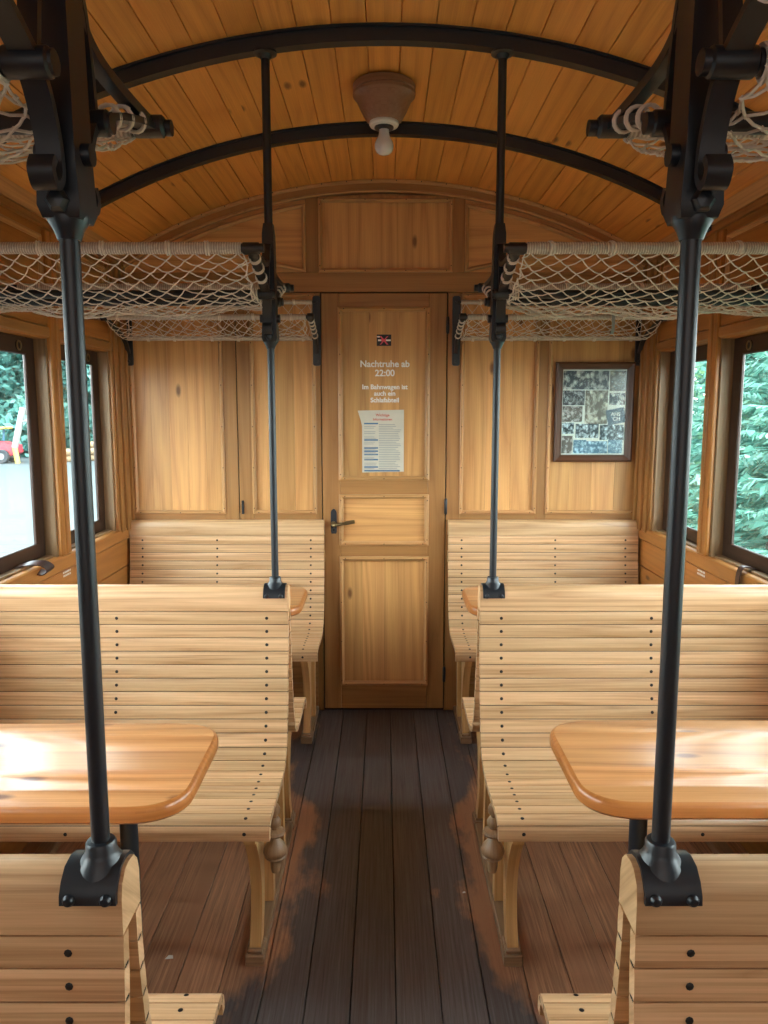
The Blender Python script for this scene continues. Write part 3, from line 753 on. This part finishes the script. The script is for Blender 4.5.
# ------------------------------------------------------------------ poles with cast brackets
ZK, ZP2 = 1.774, 2.12
def pole(s, yc, label, xp=XP):
    X = s * xp
    t = thing('iron_pole', (X, yc, 1.02), label, 'pole', group='black iron poles on the bench backs')
    mb = MB(); mb.tube([(X, yc, 1.028), (X, yc, ZK + .01)], .0110, M['iron'], n=24); mb.build('shaft', t)
    so = .0045 if yc == D1 else 0
    mb = MB(); w = .034
    pr = [(-.0395, .984), (-.0385, .995), (-.031, 1.009), (-.018, 1.021), (0, 1.0245), (.018, 1.021), (.031, 1.009), (.0385, .995), (.0395, .984)]
    inn = [(y * .88, z - .0042) if abs(y) < .036 else (y * .865, z) for y, z in pr]
    mb.prism([(yc + y, z) for y, z in pr] + [(yc + y, z) for y, z in inn[::-1]], 'X', X - w + s * so, X + w + s * so, M['iron'])
    sd = mb.build('base_saddle', t)
    mb = MB(); mb.lathe([(.033, 1.004), (.028, 1.018), (.0215, 1.027), (.0186, 1.033), (.0184, 1.042), (.0165, 1.045), (.0113, 1.046)], (X, yc, 0), M['iron'], n=28); mb.build('base_collar', t)
    for e in (-1, 1):
        for f in (-1, 1):
            mb = MB(); mb.lathe([(.0075, 0), (.0075, .002), (.005, .0055), (.001, .0065)], (X + s * so + e * .022, yc + f * .0393, .991), M['iron'], n=12, axis='Y')
            if f < 0:
                for i, v in enumerate(mb.v): mb.v[i] = (v[0], 2 * (yc + f * .0393) - v[1], v[2])
            mb.build('bolt', sd)
    # knuckle and flat upper bar
    mb = MB(); mb.lathe([(.0125, ZK - .02), (.016, ZK - .01), (.022, ZK), (.022, ZK + .006)], (X, yc, 0), M['iron'], n=24)
    mb.strap([(X, yc, ZK), (X, yc, ZK + .012), (X, yc, ZK + .075), (X, yc, ZP2 - .03), (X, yc, ZP2)], (0, 1, 0), [.040, .052, .052, .046, .03], [.040, .046, .040, .034, .028], M['iron'])
    mb.build('upper_bar', t)
    mb = MB(); mb.tube([(X, yc, ZP2 - .02), (X, yc, zceil(X) - .05)], .0125, M['iron'], n=16); mb.build('upper_rod', t)
    mb = MB(); zt = zceil(X) - .043; mb.lathe([(.034, 0), (.034, -.006), (.02, -.009), (.014, -.02)], (X, yc, zt), M['iron'], n=20); mb.build('ceiling_flange', t)
    mb = MB(); mb.lathe([(.013, -.003), (.013, .003), (.009, .008), (.002, .0095)], (X, yc - .026, ZK + .016), M['iron'], n=6, axis='Y')
    for i, v in enumerate(mb.v): mb.v[i] = (v[0], 2 * (yc - .026) - v[1], v[2])
    mb.build('knuckle_bolt', t)
    mb = MB(); mb.lathe([(.012, -.03), (.012, -.018)], (X, yc, ZK + .07), M['iron'], n=12, axis='X'); mb.build('side_bolt', t); mb = MB(); mb.lathe([(.012, .018), (.012, .03)], (X, yc, ZK + .07), M['iron'], n=12, axis='X'); mb.build('side_bolt', t)
    for d in (-1, 1):
        # scrolled lower arm: curl, hug the bar, then reach out to the outer rod
        curl = [(.050 + .014 * math.cos(a), 1.822 + .014 * math.sin(a)) for a in [PI * 1.0 - PI * 1.45 * k / 8 for k in range(8, -1, -1)]]
        pts = [(.056, 1.824), (.063, 1.812), (.056, 1.799), (.045, 1.801), (.037, 1.818), (.047, 1.860), (.078, 1.905), (.15, 1.938), (.24, 1.966), (.322, 1.985)]
        mb = MB(); mb.strap([(X, yc + d * y, z) for y, z in crom(pts, 5)], (1, 0, 0), .026, .009, M['iron']); mb.build('scroll_arm', t)
        mb = MB(); mb.strap([(X, yc + d * y, z) for y, z in crom([(.022, 2.05), (.045, 2.010), (.10, 1.986), (.20, 1.983), (.322, 1.988)], 6)], (1, 0, 0), .018, .014, M['iron']); mb.build('strut_arm', t)
        mb = MB(); mb.strap([(X, yc + d * y, z) for y, z in crom([(.022, 2.055), (.05, 2.03), (.066, 1.98), (.078, 1.905)], 5)], (1, 0, 0), .020, .009, M['iron']); mb.build('inner_brace', t)
        mb = MB(); xi = X - s * .03
        mb.lathe([(.012, -.024), (.016, -.020), (.016, .020), (.012, .024)], (X - 0, yc + d * .320, 1.985), M['iron'], n=16, axis='X'); mb.build('arm_eye', t)
        mb = MB(); mb.lathe([(.011, -.025), (.015, -.021), (.015, .021), (.011, .025)], (X, yc + d * .080, 1.905), M['iron'], n=16, axis='X'); mb.build('hub_eye', t)
pole(-1, D1, 'left foreground black iron pole, thickest in view', .348)
pole(1, D1, 'right foreground black iron pole, thickest in view', .340)
pole(-1, D2, 'slender black iron pole on the middle left bench back')
pole(1, D2, 'slender black iron pole on the middle right bench back')

# ------------------------------------------------------------------ luggage racks
def net(mb, path2, x0, x1, cw, ch, r, sag, phase=0.):
    """diamond net hung along a 2-D path (y, z) and stretched in X"""
    L = [0]; P = [Vector(p) for p in path2]
    for i in range(1, len(P)): L.append(L[-1] + (P[i] - P[i - 1]).length)
    def at(u):
        u = max(0, min(L[-1], u))
        for i in range(1, len(L)):
            if L[i] >= u - 1e-9: return P[i - 1].lerp(P[i], (u - L[i - 1]) / max(1e-9, L[i] - L[i - 1]))
        return P[-1]
    nr = max(2, round(L[-1] / ch)); nc = max(2, round(abs(x1 - x0) / cw)); nodes = {}
    for j in range(nr + 1):
        for i in range(-1, nc + 1):
            fx = (i + (.5 if j % 2 else 0) + .25) / nc
            if fx < -.001 or fx > 1.001: fx = max(0, min(1, fx))
            u = L[-1] * j / nr; p = at(u); inner = 0 < j < nr
            jx = random.uniform(-.006, .006) if inner else 0; jz = random.uniform(-.004, .004) if inner else 0
            sg = -sag * math.sin(PI * fx) ** 1.0 * math.sin(PI * j / nr) + .010 * math.sin(fx * 17 + phase) * math.sin(PI * j / nr)
            nodes[j, i] = Vector((x0 + (x1 - x0) * fx + jx, p.x + (random.uniform(-.004, .004) if inner else 0), p.y + sg + jz))
    def seg(a, b):
        if (a - b).length < .004: return
        m = (a + b) / 2 + Vector((0, 0, -.0025)); mb.tube([a, m, b], r, M['cord'], n=5, caps=False, rnd=.5)
    for j in range(nr):
        for i in range(-1, nc + 1):
            if j % 2 == 0: nb = ((j + 1, i), (j + 1, i - 1))
            else: nb = ((j + 1, i), (j + 1, i + 1))
            for q in nb:
                if q in nodes: seg(nodes[j, i], nodes[q])
    for (j, i), p in nodes.items():
        if 0 < j < nr:
            q = r * 2.1; V = [p + Vector(d) * q for d in ((1, 0, 0), (-1, 0, 0), (0, 1, 0), (0, -1, 0), (0, 0, 1), (0, 0, -1))]
            mb.add(V, [[0, 2, 4], [2, 1, 4], [1, 3, 4], [3, 0, 4], [2, 0, 5], [1, 2, 5], [3, 1, 5], [0, 3, 5]], M['cord'], rnd=.5)
def loop(mb, c, axis, R_, r=.0032, turns=1):
    c = Vector(c); a = Vector(axis).normalized(); u = a.orthogonal().normalized(); w = a.cross(u)
    mb.tube([c + a * (.007 * k / 14) + (u * math.cos(2 * PI * k / 14) + w * math.sin(2 * PI * k / 14)) * R_ for k in range(14 * turns + 1)], r, M['cord'], n=5, rnd=.5)
def wound(mb, x0, x1, y, z, r, wobble=.0012):
    n = 40; mb.tube([(x0 + (x1 - x0) * k / n, y, z) for k in range(n + 1)], [r + wobble * (random.random() - .3) for _ in range(n + 1)], M['rope'], n=14, grain=(1, 0, 0))
    for k in range(6):
        xx = x0 + (x1 - x0) * (k + .5 + .4 * (random.random() - .5)) / 6; loop(mb, (xx, y, z), (1, .2, 0), r + .0015, .003, 2)
def rack(s, yc, label, XP=XP):
    t = thing('luggage_rack', (s * .83, yc, 1.9), label, 'luggage rack', group='rope net luggage racks')
    xi, xo = s * (XP - .02), s * 1.285
    for d in (-1, 1):
        mb = MB(); mb.tube([(s * (XP - .035), yc + d * .326, 1.985), (xo, yc + d * .326, 1.985)], .0115, M['iron'], n=12); rb = mb.build('outer_rod', t)
        mb = MB(); wound(mb, s * (XP + .024), xo - s * .03, yc + d * .326, 1.985, .0150); mb.build('rope_winding', rb)
        mb = MB(); mb.tube([(s * (XP - .03), yc + d * .080, 1.905), (xo, yc + d * .080, 1.905)], .0125, M['iron'], n=12); mb.build('inner_rod', t)
        mb = MB(); mb.strap([(xo, yc + d * y, z) for y, z in ((.02, 1.84), (.08, 1.90), (.2, 1.955), (.326, 1.985))], (1, 0, 0), .024, .01, M['iron']); mb.build('wall_arm', t)
    mb = MB(); mb.box(xo - s * .006, xo + s * .012, yc - .03, yc + .03, 1.74, 2.1, M['iron'], (0, 0, 1)); mb.build('wall_plate', t)
    path = crom([(-.326, 1.972), (-.27, 1.944), (-.19, 1.908), (-.09, 1.883), (0, 1.874), (.09, 1.883), (.19, 1.908), (.27, 1.944), (.326, 1.972)], 4)
    mb = MB(); net(mb, [(yc + p.x, p.y) for p in path], s * (XP + .02), xo - s * .02, .056, .0245, .0018, .020, phase=yc * 3 + s)
    for d in (-1, 1):   # lashings on the arms
        for k, (y, z) in enumerate(((.15, 1.937), (.20, 1.954), (.255, 1.970))):
            loop(mb, (s * XP, yc + d * y, z), (0, d, .33), .0145, .0026, 2)
            mb.tube([(s * (XP + .012), yc + d * y, z - .006), (s * (XP + .05), yc + d * (y - .01), z - .02)], .0022, M['cord'], n=5, rnd=.5)
        for k in range(3): loop(mb, (s * (XP + .028 + .007 * k), yc + d * .08, 1.905), (1, 0, 0), .0155, .003, 1)
        for k in range(9): loop(mb, (s * XP, yc + d * (.16 + .008 * k), 1.905 - .004), (0, 1, 0), .018, .003, 1) if k < 0 else None
    mb.build('rope_net', t)
rack(-1, D1, 'rope net luggage rack at the upper left, over the near left bench', .351)
rack(1, D1, 'rope net luggage rack at the upper right, over the near right bench', .339)
rack(-1, D2, 'large rope net luggage rack over the middle left bench')
rack(1, D2, 'large rope net luggage rack over the middle right bench')
def wall_rack(s, xi, label):
    t = thing('wall_rack', (s * .8, YW, 1.9), label, 'luggage rack', group='wall mounted rope net racks')
    X0, X1 = s * xi, s * 1.262; yf = 3.53
    for x_, o in ((X0 - s * .016, 1), (X1, -1)):
        mb = MB(); mb.prism([(1.788, 0)][:0] + [(x_ - .019, 1.795), (x_ - .012, 1.788), (x_ + .012, 1.788), (x_ + .019, 1.795), (x_ + .019, 2.117), (x_ + .012, 2.124), (x_ - .012, 2.124), (x_ - .019, 2.117)], 'Y', YW - .014, YW, M['iron'], grain=(0, 0, 1))
        wp = mb.build('wall_plate', t)
        for z in (1.81, 1.83 + .27): 
            mb = MB(); mb.lathe([(.007, -.004), (.007, .0)], (x_, YW - .014, z), M['iron'], n=8, axis='Y'); mb.build('screw', wp)
        mb = MB(); mb.strap([(x_, y, z) for y, z in crom([(YW - .012, 1.85), (YW - .06, 1.905), (3.70, 1.945), (yf, 1.986)], 5)], (1, 0, 0), .02, .012, M['iron']); mb.build('bracket_arm', t)
        mb = MB(); mb.lathe([(.012, -.016), (.017, -.012), (.017, .012), (.012, .016)], (x_, yf, 1.986), M['iron'], n=14, axis='X'); mb.build('arm_eye', t)
    for y, z, r, nm, e in ((yf, 1.986, .0125, 'front_rod', .03), (YW - .03, 2.092, .0105, 'upper_rod', 0), (YW - .035, 1.918, .0105, 'lower_rod', 0)):
        mb = MB(); mb.tube([(X0 - s * .016, y, z), (X1 + s * e, y, z)], r - .004, M['iron'], n=10); rb = mb.build(nm, t)
        mb = MB(); wound(mb, X0 + s * .004, X1 - s * .006 + s * e, y, z, r); mb.build('rope_winding', rb)
    path = crom([(yf, 1.975), (yf + .05, 1.945), (3.66, 1.922), (3.75, 1.914), (YW - .035, 1.918)], 4)
    mb = MB(); net(mb, [(p.x, p.y) for p in path], X0 + s * .01, X1 - s * .01, .06, .030, .0016, .003, phase=s)
    net(mb, [(YW - .035, 1.925), (YW - .045, 2.0), (YW - .03, 2.085)], X0 + s * .01, X1 - s * .01, .066, .042, .0014, .003, phase=2 + s)
    for k, y in enumerate((3.56, 3.60, 3.64, 3.69, 3.75)): loop(mb, (X0 - s * .016, y, 1.985 - (y - yf) * .27), (0, 1, -.25), .013, .0028, 2)
    mb.build('rope_net', t)
    return t
wall_rack(-1, .348, 'smaller rope net rack fixed to the end wall left of the door')
wall_rack(1, .372, 'smaller rope net rack fixed to the end wall right of the door')
t = thing('rack_hook', (1.03, 3.53, 1.95), 'small grey metal hook hanging from the front rod of the right end rack', 'hook')
mb = MB(); mb.strap(crom([(1.03, 3.513, 1.996), (1.03, 3.512, 1.965), (1.03, 3.516, 1.925), (1.03, 3.53, 1.912), (1.03, 3.538, 1.922)], 4), (1, 0, 0), .014, .003, M['greyink']); mb.build('hook_strip', t)

# ------------------------------------------------------------------ framed photographs
fx0, fx1, fz0, fz1 = .855, 1.246, 1.312, 1.806
pf = thing('picture_frame', ((fx0 + fx1) / 2, YW, fz0), 'dark wooden frame holding a collage of old photographs', 'picture')
mb = MB(); n4 = [(fx0, fz0), (fx1, fz0), (fx1, fz1), (fx0, fz1)]
prof = [(0, .0), (0, .022), (.008, .026), (.017, .020), (.023, .018), (.031, .010), (.036, .010), (.036, .0)]
rg = []
for (cx, cz), (ix, iz) in zip(n4, ((1, 1), (-1, 1), (-1, -1), (1, -1))): rg.append([(cx + ix * q, YW + .008 - d, cz + iz * q) for q, d in prof])
for i in range(4):
    V = rg[i] + rg[(i + 1) % 4]; k = len(prof); mb.add(V, [[q, q + 1, k + q + 1, k + q] for q in range(k - 1)], M['pframe'], (Vector(rg[(i + 1) % 4][0]) - Vector(rg[i][0])).normalized())
mb.build('frame', pf, recalc=False)
ix0, ix1, iz0, iz1 = fx0 + .033, fx1 - .033, fz0 + .033, fz1 - .033
mb = MB(); mb.box(ix0, ix1, YW + .003, YW + .007, iz0, iz1, plain('cream_mount', (.72, .72, .64), rough=.3), b=.0005); mb.build('mount_board', pf)
# photographs as measured on the collage, u right 0..1, v up 0..1 : (u0, u1, v0, v1, tone, tilt)
PH = [(.0, .73, .775, 1, 0, 0), (.745, 1, .76, 1, 3, 0), (.0, .35, .585, .765, 1, 0), (.36, .72, .36, .765, 2, 0), (.745, 1, .59, .735, 0, 0), (0, .32, .385, .575, 4, 0),
      (0, .19, .24, .375, 5, 0), (.22, .59, .19, .36, 5, 0), (.61, 1, .165, .35, 5, 0), (0, .18, 0, .215, 4, 0), (.19, .40, 0, .165, 6, 0), (.40, .74, 0, .15, 6, 0), (.75, .98, 0, .165, 6, 0)]
tones = [((.03, .04, .05), (.70, .70, .64)), ((.025, .03, .035), (.40, .42, .42)), ((.14, .12, .09), (.80, .76, .62)), ((.06, .05, .03), (.40, .36, .26)), ((.12, .10, .085), (.70, .66, .62)), ((.02, .04, .05), (.70, .82, .88)), ((.08, .17, .25), (.55, .78, .92))]  # bluish tones paint the glass reflection into the lower photographs
for i, (u0, u1, v0, v1, tn_, tl) in enumerate(PH):
    mb = MB(); a, b_, c, d = ix0 + (ix1 - ix0) * (.02 + .96 * u0), ix0 + (ix1 - ix0) * (.02 + .96 * u1), iz0 + (iz1 - iz0) * (.02 + .96 * v0), iz0 + (iz1 - iz0) * (.02 + .96 * v1)
    mb.box(a, b_, YW + .002 - .00002 * i, YW + .0035, c, d, photo_mat('old_photo', *tones[tn_], (36, 52, 34, 44, 50, 52, 44)[tn_], i), b=.0003); mb.build('photograph', pf)
mb = MB(); R_ = Matrix.Translation((ix0 + (ix1 - ix0) * .845, YW + .001, iz0 + (iz1 - iz0) * .455)) @ Matrix.Rotation(-.20, 4, 'Y')
mb.box(-.046, .046, 0, .001, -.038, .038, plain('slate_blue_card', (.05, .09, .13), rough=.3), b=.0003, R=R_); cd = mb.build('photograph', pf)
for bd, dz in (('AHS', .010), ('CH', -.014)):
    q = R_ @ Vector((0, -.0006, dz)); text(bd, 'card_text', .026, q.x, q.y, q.z, M['white'], cd, bold=.0003, roty=0)
mb = MB(); mb.add([(ix0, YW - .0004, iz0), (ix1, YW - .0004, iz0), (ix1, YW - .0004, iz1), (ix0, YW - .0004, iz1)], [[0, 1, 2, 3]], M['pglass']); mb.build('cover_glass', pf)

# ------------------------------------------------------------------ outside
GZ = -.9
mb = MB(); mb.add([(-90, -40, GZ), (1.5, -40, GZ), (1.5, 90, GZ), (-90, 90, GZ)], [[0, 1, 2, 3]], M['ground']); struct(mb, 'ground', smooth=False)
mb = MB(); mb.add([(1.5, -40, GZ), (40, -40, GZ), (40, 90, GZ), (1.5, 90, GZ)], [[0, 1, 2, 3]], M['verge']); struct(mb, 'ground_verge', smooth=False)
def leaves_blob(mb, c, rad, n, size, mat, flat_=.6):
    c = Vector(c)
    clumps = []
    for k in range(26):
        a = random.uniform(0, 2 * PI); h = random.uniform(-1, 1); q = math.sqrt(1 - h * h); rr = random.uniform(.55, .95)
        clumps.append(Vector((rad[0] * q * math.cos(a) * rr, rad[1] * q * math.sin(a) * rr, rad[2] * h * rr)))
    for k in range(n):
        cl = random.choice(clumps); d = Vector((random.gauss(0, 1), random.gauss(0, 1), random.gauss(0, .8))) * min(rad) * .22
        p = c + cl + d; u = Vector((random.gauss(0, 1), random.gauss(0, 1), random.gauss(0, .6))).normalized(); w = u.orthogonal().normalized(); w = (Matrix.Rotation(random.uniform(0, 6.3), 3, u) @ w)
        s_ = size * random.uniform(.6, 1.4)
        sh = max(0, min(1, .5 + .32 * (cl.z + d.z) / rad[2] + random.uniform(-.3, .3)))  # leaf colour lighter up the crown, darker below: painted sky light
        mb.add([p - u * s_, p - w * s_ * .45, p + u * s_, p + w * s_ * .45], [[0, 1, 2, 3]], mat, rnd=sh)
def tree(x, y, h, r, mat, label, size, n, grp, nm='tree'):
    t = thing(nm, (x, y, GZ), label, 'tree', grp)
    mb = MB(); mb.tube([(x, y, GZ), (x + .05 * h * .2, y, GZ + h * .4), (x, y, GZ + h * .75)], [r * .09, r * .065, r * .03], M['bark'], n=8); mb.build('trunk', t)
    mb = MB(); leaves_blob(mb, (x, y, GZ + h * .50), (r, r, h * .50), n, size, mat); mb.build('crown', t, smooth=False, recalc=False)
def spruce(x, y, h, r, label, grp):
    t = thing('spruce_tree', (x, y, GZ), label, 'tree', grp)
    mb = MB(); mb.tube([(x, y, GZ), (x, y, GZ + h)], [.14, .02], M['bark'], n=8); mb.build('trunk', t)
    mb = MB(); nb = int(h * 17)
    for k in range(nb):
        f = (k + random.random()) / nb; z = GZ + .15 + (h - .3) * f; L = r * (1 - f) ** .8 * random.uniform(.75, 1.1) + .12; a = k * 2.4 + random.uniform(-.3, .3)
        dx, dy = math.cos(a), math.sin(a); side = Vector((-dy, dx, 0)); m = max(4, int(L * 27))
        for q in range(m):
            u = (q + .6) / m; p = Vector((x + dx * L * u, y + dy * L * u, z - .22 * L * u + .16 * L * u * u * 1.2 + random.uniform(-.02, .02)))
            ln = (.24 * (1 - u) + .10) * random.uniform(.7, 1.2)
            for sd in (-1, 1):
                d = (side * sd * .9 + Vector((dx, dy, 0)) * .7 + Vector((0, 0, random.uniform(-1.0, .15)))).normalized(); w = Vector((dx + random.gauss(0, .5), dy + random.gauss(0, .5), random.gauss(0, .8))) * .02
                sh = max(0, min(1, .05 + .65 * u + random.uniform(-.3, .4)))  # needle colour darker by the trunk: painted shade between boughs
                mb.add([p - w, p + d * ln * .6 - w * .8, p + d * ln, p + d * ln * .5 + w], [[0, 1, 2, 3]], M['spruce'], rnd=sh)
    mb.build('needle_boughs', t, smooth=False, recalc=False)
random.seed(21)
k = 0
for (x, y, h, r) in ((4.6, 7.6, 5.6, 1.9), (5.0, 9.6, 6.4, 2.1), (5.2, 11.6, 6.0, 2.1), (6.6, 10.4, 7.5, 2.2), (6.9, 13.0, 7.6, 2.3), (7.6, 15.6, 8.0, 2.4), (8.6, 12.6, 8.6, 2.5), (9.4, 18.6, 8.6, 2.6), (9.8, 15.6, 8.6, 2.6)):
    spruce(x, y, h, r, 'green spruce with drooping boughs outside the right windows', 'spruces outside the right windows')
for (x, y, h, r) in ((5.6, 14.3, 4.6, 1.5), (7.0, 18.5, 6, 2.0)):
    tree(x, y, h, r, M['birch'], 'pale yellow-green leafy tree outside the right rear window', .11, 3800, 'pale leafy trees outside the right rear window', 'leafy_tree')
for (x, y, h, r) in ((-9, 46, 13, 4.6), (-16.2, 45, 14, 4.8), (-23.6, 45, 14, 4.8), (-31, 46, 14, 4.8), (-12.6, 54, 19, 5.2), (-20.4, 55, 20, 5.2), (-28.4, 55, 20, 5.2), (-36.5, 55, 19, 5.2)):
    tree(x, y, h, r, M['wood_green'], 'dense green tree at the far edge of the yard outside the left windows', .26, 11000, 'trees beyond the yard', 'leafy_tree')
mb = MB(); V = []; F = []; nx, ny = 30, 8
for j in range(ny + 1):
    for i in range(nx + 1):
        V.append((-75 + 78 * i / nx, 60 + 26 * j / ny, GZ + 20 * (j / ny) ** .8 + (random.uniform(-.6, .6) if j else 0)))
for j in range(ny):
    for i in range(nx): a = j * (nx + 1) + i; F.append([a, a + 1, a + nx + 2, a + nx + 1])
mb.add(V, F, M['verge'])
struct(mb, 'ground_bank', recalc=False)
for (x, y, r) in ((-11.5, 40.5, 2.2), (-14.8, 42, 2.0), (-18.6, 41.5, 2.2), (-22.5, 41.8, 2.1), (-27, 42, 2.2)):
    t = thing('leafy_bush', (x, y, GZ), 'low green bush in front of the trees beyond the yard', 'bush', 'bushes beyond the yard')
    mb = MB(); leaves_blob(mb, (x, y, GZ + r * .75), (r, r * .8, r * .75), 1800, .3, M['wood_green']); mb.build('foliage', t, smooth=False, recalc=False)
    mb = MB(); mb.tube([(x, y, GZ), (x, y, GZ + r)], [.08, .03], M['bark'], n=6); mb.build('stem', t)
# small red tractor
TX, TY = -18.1, 36.5
t = thing('tractor', (TX, TY, GZ), 'small red tractor with black wheels parked in the yard outside the left window', 'tractor')
mb = MB(); mb.prism([(TX - 1.7, GZ + .45), (TX + .5, GZ + .35), (TX + .72, GZ + .5), (TX + .68, GZ + .85), (TX + .1, GZ + 1.0), (TX - .7, GZ + 1.05), (TX - .9, GZ + .75), (TX - 1.7, GZ + .8)], 'Y', TY - .4, TY + .4, M['trred']); mb.build('body', t)
for x_, r_ in ((TX + .15, .33), (TX - 1.2, .48)):
    for e in (-1, 1):
        mb = MB(); mb.lathe([(r_ * .45, -.1), (r_ * .9, -.12), (r_, -.08), (r_, .08), (r_ * .9, .12), (r_ * .45, .1)], (x_, TY + e * .55, GZ + r_), M['tyre'], n=24, axis='Y'); w = mb.build('wheel', t)
        mb = MB(); mb.lathe([(r_ * .45, -.105), (r_ * .2, -.06), (r_ * .2, .06), (r_ * .45, .105)], (x_, TY + e * .55, GZ + r_), M['pwhite'], n=16, axis='Y'); mb.build('wheel_hub', w)
for x_ in (TX - 1.4, TX - .2):
    for e in (-1, 1):
        mb = MB(); mb.tube([(x_, TY + e * .38, GZ + .8), (x_ + .05, TY + e * .38, GZ + 1.62)], .05, M['trblue'], n=8); mb.build('roof_post', t)
mb = MB(); mb.box(TX - 1.7, TX + .25, TY - .5, TY + .5, GZ + 1.6, GZ + 1.7, M['tryel'], b=.03); mb.build('roof', t)
mb = MB(); mb.box(TX - 1.25, TX - .8, TY - .25, TY + .25, GZ + .95, GZ + 1.2, M['tyre'], b=.05); mb.build('driver_seat', t)
t = thing('leaning_post', (-17.3, 36, GZ), 'white post leaning at an angle beside the red tractor', 'post')
mb = MB(); mb.tube([(-17.35, 36, GZ + .75), (-16.85, 36, GZ + 2.6)], .15, M['pwhite'], n=10); mb.build('white_shaft', t)
mb = MB(); mb.tube([(-17.25, 36, GZ), (-17.35, 36, GZ + .78)], .12, M['tryel'], n=10); mb.build('yellow_foot', t)
mb = MB(); mb.tube([(-16.95, 36, GZ + 1.95), (-16.2, 36, GZ + 2.1)], .06, M['pwhite'], n=8); mb.build('side_bar', t)
for i, (x_, z_) in enumerate(((-14.6, .16), (-14.25, .16), (-13.9, .16), (-14.42, .47), (-14.08, .47), (-14.25, .78))):
    mb = MB(); mb.tube([(x_ - 1.0, 37 + .4 * (i % 3), GZ + z_), (x_ + 2.6, 40, GZ + z_)], .17, M['logs'], n=12)
    tag(mb.build('felled_log'), 'pale peeled log in the stack across the yard outside the left window', 'log', 'logs stacked across the yard')

# ------------------------------------------------------------------ light
w = bpy.data.worlds.new('overcast_sky'); SC.world = w; w.use_nodes = True; nt = w.node_tree; bg = nt.nodes['Background']
tc = N(nt, 'ShaderNodeTexCoord'); sp = N(nt, 'ShaderNodeSeparateXYZ'); nt.links.new(tc.outputs['Generated'], sp.inputs[0])
c = mixc(nt, ramp(nt, sp.outputs[2], -.05, .6), (1.0, .99, .97), (.90, .95, 1.0)); nt.links.new(c, bg.inputs[0]); bg.inputs[1].default_value = 10.0
def area(name, loc, rot, sx, sy, e, col=(1, 1, 1), portal=False):
    l = bpy.data.lights.new(name, 'AREA'); l.shape = 'RECTANGLE'; l.size = sx; l.size_y = sy; l.energy = e; l.color = col
    if portal: l.cycles.is_portal = True
    o = bpy.data.objects.new(name, l); COL.objects.link(o); o.location = loc; o.rotation_euler = rot; return o
# added soft fill lamp behind the camera, brightening the bench backs
area('rear_fill', (0, -1.55, 1.75), (PI / 2 * .97, 0, 0), 2.2, 1.3, 7, (1, .97, .93))

# ------------------------------------------------------------------ camera
cd = bpy.data.cameras.new('camera'); cam = bpy.data.objects.new('camera', cd); COL.objects.link(cam)
cd.sensor_fit = 'VERTICAL'; cd.sensor_height = 36; cd.lens = 764.2 / 1024 * 36; cd.clip_start = .02; cd.clip_end = 300
cam.location = (0, 0, 1.5677); cam.rotation_euler = (PI / 2 - .1319, 0, 0); SC.camera = cam
SC.view_settings.view_transform = 'Standard'; SC.view_settings.look = 'None'; SC.view_settings.exposure = .68
SC.cycles.max_bounces = 10; SC.cycles.diffuse_bounces = 6; SC.cycles.transparent_max_bounces = 12
SC.cycles.use_denoising = True; SC.cycles.sample_clamp_indirect = 6
